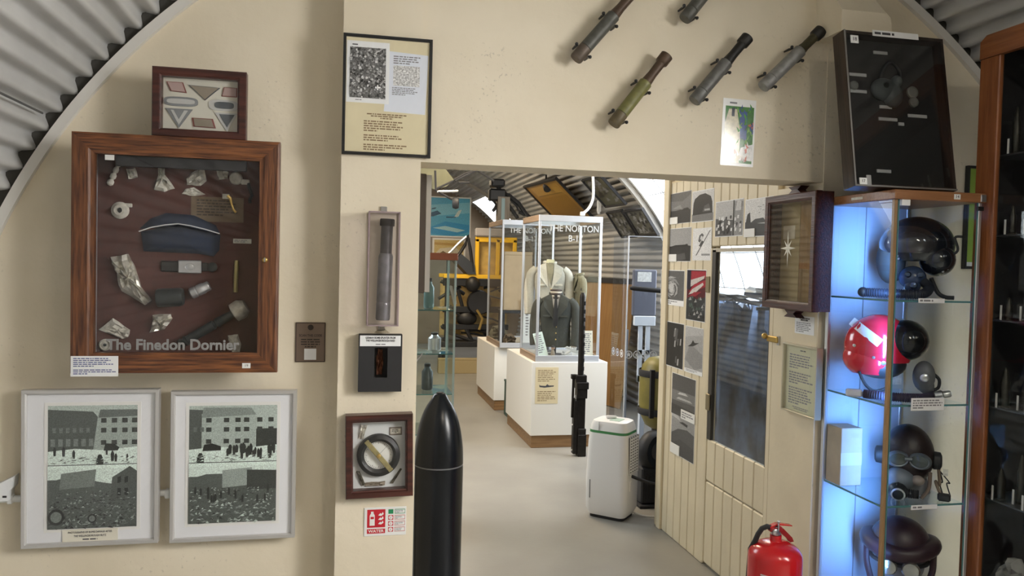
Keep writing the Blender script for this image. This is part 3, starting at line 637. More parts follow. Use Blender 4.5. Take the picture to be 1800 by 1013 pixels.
mb = MB(); pp = [(fx(.46), fz(.375)), (fx(.93), fz(.365)), (fx(.955), fz(.865)), (fx(.515), fz(.88))]; mb.prism(pp, -.0127, -.012)
s2 = obj('pinned_paper', mb, mat('paper_cool', (.74, .78, .86), .7), t)
pol = [(.62, [(0, 0), (1, 0), (1, 1), (0, 1)])]
for i in range(160):
    u, v = rr.random()*.94, rr.random()*.95; pol.append((rr.choice((.15, .3, .8, .9)), [(u, v), (u+.06*rr.random(), v+.02), (u+.04, v+.05*rr.random()+.02)]))
picture(s2, fx(.56), fx(.86), fz(.595), fz(.765), -.0129, pol, MATS['engraving'])
lines(s2, fx(.56), fx(.88), fz(.775), fz(.85), -.0130, 4, INKG, seed=6); lines(s2, fx(.55), fx(.87), fz(.515), fz(.585), -.0130, 5, INKG, seed=7)
BR = mat('brown_type', (.25, .17, .09), .8)
lines(t, fx(.27), fx(.72), fz(.305), fz(.355), -.0123, 3, BR, center=True, seed=2, fill=.6); lines(t, fx(.24), fx(.74), fz(.04), fz(.295), -.0123, 13, BR, seed=9, gaps=(5, 9), fill=.55)
# ---- clear case with a burnt incendiary
cx, cz, W, H = rect(647, 374, 700, 571, WY-.05)
t = thing('acrylic_case', 'tall narrow clear acrylic wall case on the pillar', 'display case', (cx, WY-.0085, cz))
ACR = glass('acrylic', (.93, .92, .94), 1.5); d = .085
obj('shell', MB().box(-W/2, W/2, -d, -d+.003, 0, H).box(-W/2, -W/2+.003, -d+.003, -.001, 0, H).box(W/2-.003, W/2, -d+.003, -.001, 0, H).box(-W/2+.003, W/2-.003, -d+.003, -.001, 0, .003).box(-W/2+.003, W/2-.003, -d+.003, -.001, H-.003, H), ACR, t)
ED = mat('acrylic_edge', (.34, .26, .27), .3)
e = .0022
mb = MB()
for x in (-W/2, W/2):
    for y in (-d, -.003): mb.box(x-e, x+e, y-e, y+e, -e, H+e)
for z in (0, H):
    for y in (-d, -.003): mb.box(-W/2, W/2, y-e, y+e, z-e, z+e)
    for x in (-W/2, W/2): mb.box(x-e, x+e, -d, 0, z-e, z+e)
obj('edge', mb, ED, t)
for z, s_ in ((H+.001, 1), (-.001, -1)): panel('hanging_lug', t, -.012, .012, -.008, -.001, min(z, z+s_*.024), max(z, z+s_*.024), STEEL, .002)
obj('suction_foot', MB().lathe([(.03, 0), (.012, .012), (.008, .022)], 16, Matrix.Translation((0, -.035, -.030))), glass('rubber_clear', (.8, .78, .74), 1.5), t, smooth=True)
bz = P(679, 563, 1, WY-.05).z; tz = P(684, 385, 1, WY-.05).z; L = tz-bz
t2 = thing('incendiary_bomb', 'burnt dark grey incendiary bomb inside the clear acrylic wall case', 'bomb', (cx+.002, WY-.047, bz), rot=(0, R_(1.6), 0), group='incendiary bombs')
GRB = mat('burnt_alloy', (.115, .115, .12), .6, .3, noise=.45, nscale=30, bump=.3, bscale=60)
obj('body', MB().lathe([(.024, 0), (.0265, .006), (.0265, L*.17), (.025, L*.175), (.025, L*.18), (.0265, L*.19), (.0265, L*.63), (.023, L*.66)], 20), mat('alloy_grey', (.27, .27, .275), .55, .4, noise=.4, nscale=30), t2, smooth=True)
obj('tail', MB().lathe([(.0215, L*.66), (.0215, L*.93)], 16), GRB, t2, smooth=True); obj('tail_cap', MB().lathe([(.0265, L*.93), (.027, L*.94), (.027, L*.99), (.025, L)], 20), BLACKM, t2, smooth=True)
obj('screw', MB().lathe([(.005, 0), (.005, .003), (.002, .004)], 10, Matrix.Translation((.006, -.026, L*.16)) @ Matrix.Rotation(R_(90), 4, 'X')), STEEL, t2)
# ---- black shadow box
cx, cz, W, H = rect(630, 588, 706, 688, WY-.04)
t = thing('shadow_box', 'black display box with a copper splinter and white caption on the pillar', 'display box', (cx, WY-.0085, cz))
hx, hz0, hz1 = .026, H*.24, H*.78
BKC = mat('black_card', (.018, .018, .02), .6)
obj('face', MB().box(-W/2, -.022, -.045, -.04, 0, H).box(.026, W/2, -.045, -.04, 0, H).box(-.022, .026, -.045, -.04, 0, H*.25).box(-.022, .026, -.045, -.04, H*.77, H), BKC, t)
obj('sides', MB().box(-W/2, -W/2+.004, -.04, 0, 0, H).box(W/2-.004, W/2, -.04, 0, 0, H).box(-W/2, W/2, -.04, 0, 0, .004).box(-W/2, W/2, -.04, 0, H-.004, H).box(-W/2+.004, W/2-.004, -.004, -.001, .004, H-.004), BKC, t)
cp = panel('caption', t, -W/2+.004, W/2-.006, -.047, -.045, H*.80, H*.985, PAPER)
for i, s_ in enumerate(('GERMAN BOMB SPLINTER FROM', 'THE WELLINGBOROUGH RAID')): text(s_, .0105, INK, cp, (-.001, -.0473, H*(.945-.05*i)), sx=.72, bold=.0003)
lines(cp, -W*.32, W*.32, H*.815, H*.85, -.0473, 1, INKG, center=True)
COP = mat('rusted_copper', (.22, .085, .045), .6, .4, noise=.4, nscale=60)
tag(obj('bomb_splinter', crumple([(cx-.012, cz+H*.28), (cx+.008, cz+H*.28), (cx+.013, cz+H*.5), (cx+.010, cz+H*.72), (cx-.006, cz+H*.74), (cx-.013, cz+H*.6)], WY-.013, .02, 12), COP, smooth=25), 'rusty copper coloured bomb splinter in the black display box', 'splinter')
# ---- framed compass
cx, cz, W, H = rect(609, 729, 727, 874, WY-.05)
t = thing('compass_frame', 'dark wooden frame holding a black ringed compass and metal fragments', 'display frame', (cx, WY-.0085, cz), rot=(0, R_(-1.2), 0))
frame(t, W, H, .027, .055, DKWOOD, lip=.008); panel('backboard', t, -W/2+.012, W/2-.012, -.008, -.001, .012, H-.012, mat('pale_blue_card', (.66, .68, .68), .8))
panel('glass_pane', t, -W/2+.024, W/2-.024, -.042, -.040, .024, H-.024, CLEAR)
c0 = Matrix.Translation((-.002, -.008, H*.49)) @ Matrix.Rotation(R_(90), 4, 'X'); rr_ = W*.325
obj('compass_ring', MB().lathe([(rr_*.66, .004), (rr_*.68, .020), (rr_*.80, .026), (rr_*.97, .020), (rr_, .012), (rr_, 0)], 40, c0, cap=False), mat('bakelite', (.010, .011, .012), .45), t, smooth=True)
di = obj('dial', MB().lathe([(rr_*.67, .004), (rr_*.66, .007), (.001, .0072)], 40, c0, cap=False), mat('dial_white', (.78, .78, .74), .5), t, smooth=True)
mb = MB()
for i in range(48):
    a = 2*math.pi*i/48; l = .9 if i % 4 else .82; dx_, dz_ = math.cos(a), math.sin(a); wv = .0007
    q = lambda r, s_: (-.002+dx_*rr_*.64*r-dz_*s_, -.0156, H*.49+dz_*rr_*.64*r+dx_*s_)
    mb.quad(q(l, -wv), q(.98, -wv), q(.98, wv), q(l, wv))
for a, r0 in ((.8, .9), (2.4, .5), (5.6, .6)): 
    q = lambda r, s_: (-.002+math.cos(a)*rr_*.64*r-math.sin(a)*s_, -.0157, H*.49+math.sin(a)*rr_*.64*r+math.cos(a)*s_); mb.quad(q(.1, -.0004), q(r0, -.0004), q(r0, .0004), q(.1, .0004))
obj('dial_marks', mb, INK, di)
Mb = Matrix.Translation((-.002, -.03, H*.49)) @ Matrix.Rotation(R_(51), 4, 'Y')
obj('brass_bar', MB().box(-rr_*.93, rr_*.93, -.004, 0, -.0095, .0095, .002, Mb), mat('olive_brass', (.40, .34, .16), .5, .4, noise=.3, nscale=50), t)
obj('pivot', MB().lathe([(.008, 0), (.007, .004), (.002, .006)], 14, Matrix.Translation((-.002, -.034, H*.49)) @ Matrix.Rotation(R_(90), 4, 'X')), BRASS, t, smooth=True)
for pts, s_, mt, nm in (([(-.075, H*.70), (-.058, H*.69), (-.042, H*.86), (-.068, H*.865)], 21, ALC, 'alloy_scrap'), ([(-.085, H*.30), (-.072, H*.30), (-.052, H*.13), (-.064, H*.12)], 22, mat('olive_scrap', (.10, .085, .055), .6, noise=.4, nscale=40), 'bar_scrap'), ([(.040, H*.13), (.052, H*.13), (.086, H*.30), (.078, H*.31)], 23, MATS['olive_scrap'], 'bar_scrap'), ([(-.052, H*.11), (.022, H*.11), (.022, H*.16), (-.052, H*.155)], 24, TAN, 'bar_scrap')):
    obj(nm, crumple(pts, -.008, .012, s_), mt, t, smooth=25)
np_ = panel('name_plate', t, .038, .085, -.011, -.008, H*.72, H*.82, mat('plate_brown', (.24, .21, .18), .5, .5), .001); panel('plate_border', np_, .043, .080, -.0115, -.011, H*.74, H*.80, PALE)
lines(np_, .046, .077, H*.745, H*.795, -.0118, 3, DI)
# ---- extinguisher sign
cx, cz, W, H = rect(640, 892, 714, 942, WY-.012)
t = thing('extinguisher_sign', 'white and red water fire extinguisher sign low on the pillar', 'sign', (cx, WY-.0085, cz))
panel('board', t, -W/2, W/2, -.003, 0, 0, H, WHITE, .0008); RED = mat('sign_red', (.55, .015, .03), .5); GRN = mat('sign_green', (.02, .25, .10), .5)
u = lambda a: -W/2+W*a; v = lambda b_: H*b_
panel('red_field', t, u(.07), u(.50), -.0034, -.003, v(.30), v(.93), RED); panel('red_field', t, u(.07), u(.50), -.0034, -.003, v(.09), v(.25), RED)
text('WATER', .0145, WHITE, t, (u(.285), -.0036, v(.17)), sx=1.15, bold=.0003)
obj('extinguisher_symbol', MB().prism([(u(.13), v(.37)), (u(.25), v(.37)), (u(.25), v(.72)), (u(.22), v(.80)), (u(.22), v(.86)), (u(.16), v(.86)), (u(.16), v(.80)), (u(.13), v(.72))], -.0038, -.0034), WHITE, t)
panel('symbol_label', t, u(.15), u(.23), -.004, -.0038, v(.60), v(.68), RED)
fl = MB()
for k in range(3): fl.prism([(u(.33), v(.42+.15*k)), (u(.40), v(.40+.15*k)), (u(.46), v(.46+.15*k)), (u(.44), v(.54+.15*k)), (u(.41), v(.47+.15*k)), (u(.38), v(.50+.15*k))], -.0038, -.0034)
obj('flame_symbol', fl, WHITE, t)
for k in range(4):
    z0 = v(.76-.21*k); col = GRN if k == 0 else RED
    panel('pictogram', t, u(.57), u(.69), -.0034, -.003, z0, z0+v(.16), col)
    if k: obj('pictogram_disc', MB().lathe([(.0075, 0), (.001, .0004)], 14, Matrix.Translation((u(.63), -.0036, z0+v(.08))) @ Matrix.Rotation(R_(90), 4, 'X'), cap=False), WHITE, t); text('/', .014, RED, t, (u(.63), -.0042, z0+v(.08)))
    panel('instruction_box', t, u(.72), u(.97), -.0034, -.003, z0, z0+v(.16), GRN if k == 0 else mat('sign_pale_red', (.55, .18, .17), .5)); panel('instruction_field', t, u(.73), u(.96), -.0036, -.0034, z0+v(.02), z0+v(.14), WHITE)
    lines(t, u(.74), u(.93), z0+v(.03), z0+v(.13), -.0038, 3, INKG, seed=k)
# ---- the large bomb
BYY = 3.14
c = P(773, 820, 1, BYY); tip = P(778, 694, 1, BYY).z; seam = P(773, 820, 1, BYY).z
rB = (P(817, 830, 1, BYY).x-P(730, 830, 1, BYY).x)/2
t = thing('aerial_bomb', 'tall glossy black aerial bomb standing nose up beside the doorway pillar', 'bomb', (c.x, BYY+rB*.4, 0))
hN = tip-seam; prof = []
for i in range(13):
    k = i/12; prof.append((rB*math.sqrt(max(0, 1-k*k))*(1-.2*k**6), seam+hN*k))
prof = [(rB, seam+.004)]+[(max(r, .0), z) for r, z in prof[1:-1]]+[(.026, tip-.006), (.016, tip), (.001, tip)]
BOMB = mat('bomb_black', (.006, .008, .011), .26, spec=.4, noise=.3, nscale=14)
obj('nose', MB().lathe(prof, 40), BOMB, t, smooth=True)
obj('body', MB().lathe([(rB*.9, 0), (rB*.985, .01), (rB*.99, .4), (rB, seam-.012), (rB*.985, seam-.002)], 40), BOMB, t, smooth=True)
obj('seam_ring', MB().lathe([(rB*.98, seam-.003), (rB*.995, seam), (rB*.99, seam+.004)], 40, cap=False), mat('seam_grey', (.14, .14, .15), .4), t, smooth=True)
obj('nose_plug', MB().lathe([(.016, tip-.004), (.014, tip+.003), (.002, tip+.004)], 16), BLACKM, t, smooth=True)
# ================================================================== beam
def incendiary(tip, tail, label, body_c, tail_c, cap_c, nose_c, nose_len=.16, body_end=.60):
    y = WY-.058; a, c = P(*tip, 1, y), P(*tail, 1, y); d = c-a; L = d.length; r = .0255
    t = thing('incendiary_bomb', label, 'bomb', a, group='incendiary bombs', rot=d.to_track_quat('Z', 'Y').to_euler())
    obj('nose', MB().lathe([(r*.93, 0), (r*1.02, .004), (r*1.02, L*nose_len-.002)], 24), nose_c, t, smooth=True)
    bd = [(r*1.0, L*nose_len), (r, L*(body_end-.08)), (r*1.03, L*(body_end-.075)), (r*1.03, L*body_end), (r*.8, L*(body_end+.015))]
    obj('body', MB().lathe(bd, 24), body_c, t, smooth=True)
    obj('tail_tube', MB().lathe([(r*.86, L*(body_end+.012)), (r*.72, L*.72), (r*.74, L*.9)], 20), tail_c, t, smooth=True)
    obj('tail_ring', MB().lathe([(r*.78, L*.88), (r*1.0, L*.90), (r*1.02, L), (r*.86, L), (r*.84, L*.93)], 24, cap=False), cap_c, t, smooth=True)
    obj('tail_disc', MB().lathe([(r*.85, L*.935), (.001, L*.935)], 16, cap=False), BLACKM, t)
    for k in (.05, .32, .55): obj('vent_hole', MB().lathe([(.0035, 0), (.0035, .001)], 8, Matrix.Translation((0, 0, L*(nose_len+k*.6))) @ Matrix.Rotation(R_(-60), 4, 'Z') @ Matrix.Translation((r*.995, 0, 0)) @ Matrix.Rotation(R_(90), 4, 'Y')), BLACKM, t)
    q = t.rotation_euler.to_matrix().inverted()
    for k in (nose_len*.72, body_end-.06):         # wall clips: a black saddle round the bomb, screwed to the wall
        wy = q @ Vector((0, 1, 0)); ax = Vector((0, 0, 1)); sd = ax.cross(wy); ce = Vector((0, 0, L*k))
        pts = [ce+wy*.057+sd*(r+.006), ce+wy*.02+sd*(r+.006), ce+wy*-.004+sd*(r+.004)]
        for s_ in (1, -1):
            pp = [ce+(p-ce-sd*(p-ce).dot(sd))+sd*(p-ce).dot(sd)*s_ for p in pts]; obj('wall_clip', MB().tube(pp, [.004, .0055, .003], 6), BLACK, t, smooth=True); obj('clip_screw', MB().ball(pp[2]+sd*s_*.006, .007, seg=8, rings=6), BLACK, t, smooth=True)
    return t
def pm(n, c, metal=.3, no=.35): return mat(n, c, .5, metal, noise=no, nscale=35)
gA, gB, gC = pm('zinc_dark', (.115, .115, .10)), pm('zinc_mid', (.17, .17, .16)), pm('zinc_light', (.33, .33, .32), .4)
OLV, RST, DRK = pm('olive_paint', (.19, .185, .06), 0), pm('rust_brown', (.10, .062, .038), .2), pm('soot', (.022, .021, .019), .1)
incendiary((1012, 104), (1122, -22), 'grey incendiary bomb with rusty tail, leftmost on the beam', gA, RST, DRK, pm('brown_nose', (.14, .11, .085)))
incendiary((1203, 34), (1290, -75), 'dark grey incendiary bomb cut off by the top edge above the row', gA, DRK, DRK, gA)
incendiary((1078, 219), (1172, 98), 'olive green incendiary bomb with brown tail on the beam', OLV, RST, RST, pm('olive_nose', (.13, .10, .05), 0))
incendiary((1220, 178), (1314, 66), 'medium grey incendiary bomb with sooty black tail directly above the flower photograph', gB, DRK, DRK, gB)
incendiary((1341, 153), (1443, 54), 'light grey incendiary bomb with olive black tail, nearest the right corner', gC, pm('olive_black', (.07, .062, .03), .1), DRK, gC, body_end=.64)
cx, cz, W, H = rect(1268, 174, 1326, 292, WY-.004)
t = thing('wall_photograph', 'glossy colour photograph of a white shape among foliage taped to the beam', 'photograph', (cx, WY-.0005, cz), rot=(0, R_(1.2), 0))
panel('sheet', t, -W/2, W/2, -.001, 0, 0, H, mat('laminate', (.80, .81, .80), .2))
rr = random.Random(3); pol = [((.06, .20, .05), [(0, 0), (1, 0), (1, 1), (0, 1)]), ((.70, .66, .50), [(0, 0), (.55, 0), (.55, .55), (.40, .95), (.12, .95), (0, .7)]), ((.80, .80, .78), [(.05, .05), (1, .05), (1, .35), (.6, .28), (.5, .1)]), ((.05, .11, .30), [(.55, .45), (.78, .40), (.76, .92), (.5, .9)]), ((.55, .50, .33), [(.02, .0), (.5, .0), (.6, .12), (.1, .12)])]
pol.insert(0, ((.8, .8, .8), [(0, 0), (1, 0), (1, 1), (0, 1)]))
pol.append(((.03, .04, .05), [(.22, .82), (.32, .82), (.32, .97), (.22, .97)])); pol.append(((.45, .16, .08), [(.80, .68), (1, .60), (1, .74)]))
for i in range(60):
    u, v = (rr.uniform(.4, .95), rr.uniform(.3, .97)) if i < 36 else (rr.uniform(.0, .9), rr.uniform(.0, .3))
    pol.append((rr.choice(((.08, .30, .05), (.03, .12, .03), (.2, .4, .1), (.05, .1, .3))) if i < 36 else rr.choice(((.9, .9, .88), (.5, .4, .35), (.6, .2, .15), (.75, .72, .66))), [(u, v), (u+rr.uniform(-.1, .1), v+.10), (min(1, u+.07), v+.03)]))
picture(t, -W/2+.012, W/2-.008, .012, H-.03, -.0012, pol, printmat('glossy_colour', .2, 60, .12)); lines(t, -W*.3, W*.35, H-.024, H-.010, -.0014, 1, INKG)
# ================================================================== photographs on the partition
def part_photo(px, label, cat, polys, margin=.006, caption=None, colour=False, cap_h=.03, paper=PAPER):
    yc, zc, W, H = rectX(*px, PX_+.004)
    t = thing('wall_photograph', label, cat, (PX_+.0035, yc, zc), rz=R_(-90), group='photographs on the boarded partition')
    panel('sheet', t, -W/2, W/2, -.001, 0, 0, H, paper)
    picture(t, -W/2+margin, W/2-margin, margin+(cap_h if caption == 'under' else 0), H-margin, -.0012, polys, PHOTOF if colour else PHOTO)
    if caption == 'corner': panel('caption_slip', t, -W/2, -W/2+W*.4, -.0055, -.001, 0, H*.22, WHITE)
    if caption == 'corner_r': panel('caption_slip', t, W/2-W*.55, W/2+.004, -.0055, -.001, -.004, H*.20, WHITE); lines(t, W/2-W*.5, W/2, .002, H*.17, -.0058, 3, INKG)
    if caption == 'under': lines(t, -W*.4, W*.4, .006, cap_h, -.0012, 2, INKG)
    return t
sq = [(0, 0), (1, 0), (1, 1), (0, 1)]
def land(sky, land_, hz, bumps=(), extra=(), seed=0):
    r = random.Random(seed); p = [(sky, sq), (land_, [(0, 0), (1, 0), (1, hz), (.75, hz+r.uniform(-.02, .03)), (.5, hz+r.uniform(-.02, .03)), (.25, hz), (0, hz+r.uniform(-.03, .02))])]
    for x, w, h, c in bumps: p.append((c, [(x-w, hz-.02), (x+w, hz-.02), (x+w*.6, hz+h), (x-w*.4, hz+h*.8)]))
    return p+list(extra)
part_photo((1179, 338, 1215, 393), 'black and white photograph of a cloudy harbour, uppermost left on the boards', 'photograph', land(.20, .045, .42, [(.75, .2, .06, .03)], [(.13, [(0, .75), (.6, .7), (1, .9), (1, 1), (0, 1)]), (.30, [(.1, .5), (.6, .46), (.5, .6)])], 1), 0.002, 'corner')
part_photo((1217, 334, 1255, 390), 'dark photograph of a large tree-like explosion, second in the top row', 'photograph', [(.62, sq), (.20, [(0, 0), (1, 0), (1, .25), (0, .25)]), (.03, [(.03, .22), (.97, .24), (.95, .60), (.88, .78), (.62, .90), (.35, .88), (.12, .76), (.06, .62)]), (.10, [(.5, .3), (.9, .3), (.8, .55), (.6, .5)]), (.45, [(.6, .33), (.85, .33), (.85, .39), (.6, .39)])], .004)
r_ = random.Random(4); crowd = [(.50, sq), (.10, [(0, 0), (1, 0), (1, .40), (0, .52)]), (.3, [(.62, .0), (1, .0), (1, .95), (.7, .97)])]
for i in range(40): u, v = r_.uniform(.02, .9), r_.uniform(.04, .5); crowd.append((r_.choice((.03, .65, .75, .05)), [(u, v), (u+.06, v), (u+.07, v+.09), (u+.01, v+.09)]))
crowd += [(.55, [(.74, .7), (.95, .7), (.95, .95), (.8, .98)]), (.02, [(.66, 0), (.69, 0), (.69, 1), (.66, 1)])]
part_photo((1258, 352, 1307, 416), 'photograph of a crowd on a ship deck beside a narrow strip print', 'photograph', crowd, .004, None)
pl = land(.68, .035, .38, [(.12, .1, .28, .03), (.5, .3, .10, .05)], [(.5, [(.45, .34), (.95, .30), (.9, .36)])], 5)
for i in range(9): u, v = r_.uniform(.4, .9), r_.uniform(.6, .92); pl.append((.25, [(u, v), (u+.09, v+.01), (u+.05, v+.025)]))
part_photo((1310, 348, 1359, 416), 'photograph of distant aircraft above dark hills, nearest the star cabinet', 'photograph', pl, .004, 'corner')
part_photo((1176, 401, 1215, 460), 'photograph of a dark waterfront under pale sky, left of the line drawing', 'photograph', land(.36, .035, .46, [(.5, .45, .04, .02), (.8, .1, .06, .02)], [(.10, [(.3, .0), (.8, .05), (.75, .25), (.4, .2)])], 6), .003, 'corner')
part_photo((1218, 401, 1251, 458), 'white sheet with a black line drawing of an aircraft', 'drawing', [(.80, sq), (.05, [(.18, .15), (.22, .14), (.95, .93), (.90, .92)]), (.12, [(.3, .6), (.4, .55), (.6, .78), (.5, .85), (.36, .78)]), (.75, [(.40, .66), (.48, .64), (.54, .74), (.45, .77)]), (.08, [(.35, .45), (.42, .42), (.6, .58), (.5, .62)]), (.3, [(.5, .14), (.95, .14), (.95, .2), (.5, .2)])], .002)
ex = [(.13, sq)]
for i in range(26): a = i*2.4; rr2 = .05+.012*i; ex.append((r_.choice((.5, .42, .3)), [(.48+rr2*math.cos(a+k)+.05*math.cos(k*2), .45+rr2*1.1*math.sin(a+k)) for k in (0, .7, 1.4)])); ex.append((.55, [(.48+.16*math.cos(a), .42+.2*math.sin(a)), (.55, .4), (.42, .36)]))
part_photo((1162, 475, 1203, 537), 'photograph of a bursting pale smoke cloud with printed caption below', 'photograph', ex, .004, 'under')
fl = [((.10, .012, .02), sq), ((.40, .03, .05), [(.1, .72), (1, .85), (1, .98), (.1, .98)]), ((.62, .58, .55), [(.2, .66), (.9, .84), (.95, .90), (.2, .80)]), ((.38, .02, .04), [(.1, .55), (1, .68), (1, .82), (.4, .72)]), ((.62, .58, .55), [(.1, .50), (.5, .56), (.9, .72), (.85, .76), (.3, .62)]), ((.33, .02, .04), [(.05, .45), (.5, .48), (.8, .58), (.4, .56)]), ((.02, .02, .04), [(0, .62), (.2, .6), (.22, 1), (0, 1)]), ((.04, .045, .05), [(0, 0), (1, 0), (1, .48), (.6, .42), (.2, .48), (0, .4)])]
for i in range(26): u, v = r_.uniform(.1, .9), r_.uniform(.03, .44); fl.append((r_.choice(((.16, .17, .17), (.4, .4, .4), (.02, .02, .02), (.08, .12, .1))), [(u, v), (u+.14, v+.01), (u+.07, v+.07)]))
part_photo((1207, 474, 1241, 565), 'red and white striped flag print above a dark crowd', 'poster', fl, .004, colour=True)
part_photo((1172, 567, 1202, 647), 'narrow very dark photograph with pale upright streaks, left of the diving figure print', 'photograph', [(.03, sq)]+[(r_.choice((.25, .12, .4)), [(u, v), (u+.08, v), (u+.1, v+.16), (u+.02, v+.14)]) for u, v in [(r_.uniform(.3, .8), r_.uniform(.05, .8)) for _ in range(12)]], .004)
part_photo((1204, 575, 1236, 658), 'pale photograph of a small dark flying figure against grey sky', 'photograph', [(.40, sq), (.28, [(0, .2), (.6, .0), (1, .1), (1, .4), (.3, .6)]), (.04, [(.15, .52), (.5, .56), (.8, .66), (.55, .64), (.45, .7), (.35, .6)]), (.5, [(0, .75), (1, .85), (1, 1), (0, 1)])], .003, 'under', cap_h=.02)
part_photo((1181, 661, 1223, 736), 'photograph of pale sun gleaming over dark sea with a caption slip', 'photograph', [(.10, sq), (.20, [(0, .35), (1, .38), (1, .62), (0, .6)]), (.45, [(.2, .40), (.9, .42), (.8, .46), (.3, .46)]), (.55, [(.25, .52), (.7, .55), (.6, .6), (.35, .58)]), (.05, [(0, 0), (1, 0), (1, .22), (0, .25)])], .003, 'corner_r')
part_photo((1180, 726, 1221, 806), 'lowest photograph on the boards, a dark speck over grey hills', 'photograph', [(.10, sq), (.30, [(0, .45), (.3, .6), (.7, .66), (1, .6), (1, 1), (0, 1)]), (.02, [(.35, .76), (.7, .72), (.72, .78), (.5, .80)]), (.5, [(0, .85), (.4, .8), (.2, 1), (0, 1)]), (.07, [(0, 0), (1, 0), (1, .3), (.4, .38), (0, .2)])], .003, 'corner')
yc, zc, W, H = rectX(1180, 312, 1199, 321, PX_+.004); t = thing('paper_note', 'tiny yellowed note just under the beam at the top of boards', 'note', (PX_+.0035, yc, zc), rz=R_(-90)); panel('slip', t, -W/2, W/2, -.001, 0, 0, H, mat('caption_paper2', (.70, .58, .36), .7)); lines(t, -W*.4, W*.4, .004, H-.004, -.0012, 1, BR)
# ================================================================== star cabinet, notes, certificate
yc, zc, W, H = rectX(1361, 342, 1452, 545, PX_-.03)
t = thing('star_cabinet', 'dark wooden glazed wall case etched with an eight pointed star', 'wall case', (PX_-.0005, yc, zc), rz=R_(-90))
frame(t, W, H, .036, .03, DKWOOD, y=-.055); obj('case_sides', MB().box(-W/2+.002, -W/2+.014, -.055, 0, .002, H-.002).box(W/2-.014, W/2-.002, -.055, 0, .002, H-.002).box(-W/2+.014, W/2-.014, -.055, 0, .002, .016).box(-W/2+.014, W/2-.014, -.055, 0, H-.016, H-.002), DKWOOD, t)
panel('backboard', t, -W/2+.014, W/2-.014, -.006, -.001, .016, H-.016, wood('back_oak', (.36, .22, .08), (.27, .16, .055), .5, 3, 'z'))
panel('pale_backing', t, -W/2+.02, -W*.08, -.0075, -.006, .03, H-.03, mat('pale_back', (.46, .40, .26), .7))
for u0, v0, u1, v1, mt in ((-.48, .62, -.2, .74, PAPER), (.28, .06, .46, .22, PALE)): panel('inner_card', t, W*u0*.85, W*u1*.85, -.009, -.0075, H*v0, H*v1, mt)
panel('glass_pane', t, -W/2+.033, W/2-.033, -.076, -.073, .033, H-.033, glass('smoked_glass', (.90, .87, .80), 1.45))
st = MB(); cs, cz_ = -.01, H*.53
for k in range(8):
    a = math.pi*k/4; l = .085 if k % 4 == 2 else (.072 if k % 2 == 0 else .050); q = lambda r, th: (cs+r*math.cos(th)*.85, -.0765, cz_+r*math.sin(th))
    st.add([(cs, -.0785, cz_), q(.017, a-.39), q(l, a), q(.017, a+.39)], [(0, 1, 2), (0, 2, 3)])
obj('etched_star', st, mat('frosted', (.70, .68, .58), .5), t)
for z, s_ in ((H, 1), (0, -1)): obj('finial', MB().prism([(-.045, z), (.045, z), (.045, z+s_*.004), (.022, z+s_*.018), (.05, z+s_*.034), (-.05, z+s_*.034), (-.022, z+s_*.018), (-.045, z+s_*.004)][::s_], -.06, -.02), DKWOOD, t)
yc, zc, W, H = rectX(1397, 556, 1431, 588, PX_-.002); t = thing('paper_note', 'small white printed note directly below the star cabinet', 'note', (PX_-.0005, yc, zc), rz=R_(-90)); panel('sheet', t, -W/2, W/2, -.001, 0, 0, H, PAPER)
lines(t, -W*.35, W*.35, H*.72, H*.92, -.0012, 2, INK, center=True, fill=.7); lines(t, -W*.42, W*.42, H*.08, H*.66, -.0012, 6, INKG, seed=12)
yc, zc, W, H = rectX(1377, 607, 1438, 730, PX_-.02)
t = thing('certificate_frame', 'thin gilt framed certificate on the plain panel above the extinguisher', 'picture frame', (PX_-.0005, yc, zc), rz=R_(-90))
frame(t, W, H, .008, .03, mat('pale_gilt', (.60, .56, .44), .3, .6), lip=.002); panel('document', t, -W/2+.003, W/2-.003, -.014, -.001, .003, H-.003, mat('pale_green_paper', (.60, .60, .42), .7)); panel('glass_pane', t, -W/2+.006, W/2-.006, -.026, -.0245, .006, H-.006, CLEAR)
lines(t, -W*.2, W*.25, H*.90, H*.93, -.0142, 1, INK, center=True); lines(t, -W*.36, W*.36, H*.12, H*.86, -.0142, 20, INKG, seed=13, gaps=(6, 12), fill=.55); lines(t, -W*.3, W*.3, H*.05, H*.10, -.0142, 2, INKG, center=True)
# ================================================================== fire extinguisher
EY = 2.74
c = P(1362, 985, 1, EY); rE = (P(1404, 990, 1, EY).x-P(1320, 990, 1, EY).x)/2; sh = P(1362, 952, 1, EY).z; nk = P(1362, 948, 1, EY).z
t = thing('fire_extinguisher', 'red fire extinguisher with black hose standing in front of the partition', 'extinguisher', (c.x, EY, 0))
ERED = mat('extinguisher_red', (.50, .012, .016), .22, coat=.3)
s0 = P(1362, 978, 1, EY).z; s1 = P(1362, 950, 1, EY).z
obj('cylinder', MB().lathe([(rE*.9, 0), (rE*.95, .012), (rE*.95, .03), (rE, .035), (rE, s0)]+[(rE*math.cos(R_(a))*.82+rE*.18*math.cos(R_(a))**.4, s0+(s1-s0)*math.sin(R_(a))) for a in (15, 30, 45, 60, 72, 80)]+[(.022, s1+.003), (.022, s1+.022)], 36), ERED, t, smooth=True)
obj('valve_body', MB().lathe([(.016, s1+.022), (.019, s1+.024), (.019, s1+.034), (.013, s1+.036), (.013, s1+.055)], 16), STEEL, t, smooth=True)
panel('valve_block', t, -.03, .022, -.014, .014, s1+.036, s1+.055, mat('valve_red', (.30, .012, .014), .4), .004)
tp = s1+.056
obj('squeeze_lever', MB().prism([(-.03, tp), (.0, tp+.012), (.062, tp+.003), (.064, tp-.001), (.0, tp+.006), (-.03, tp-.006)], -.011, .011), ERED, t)
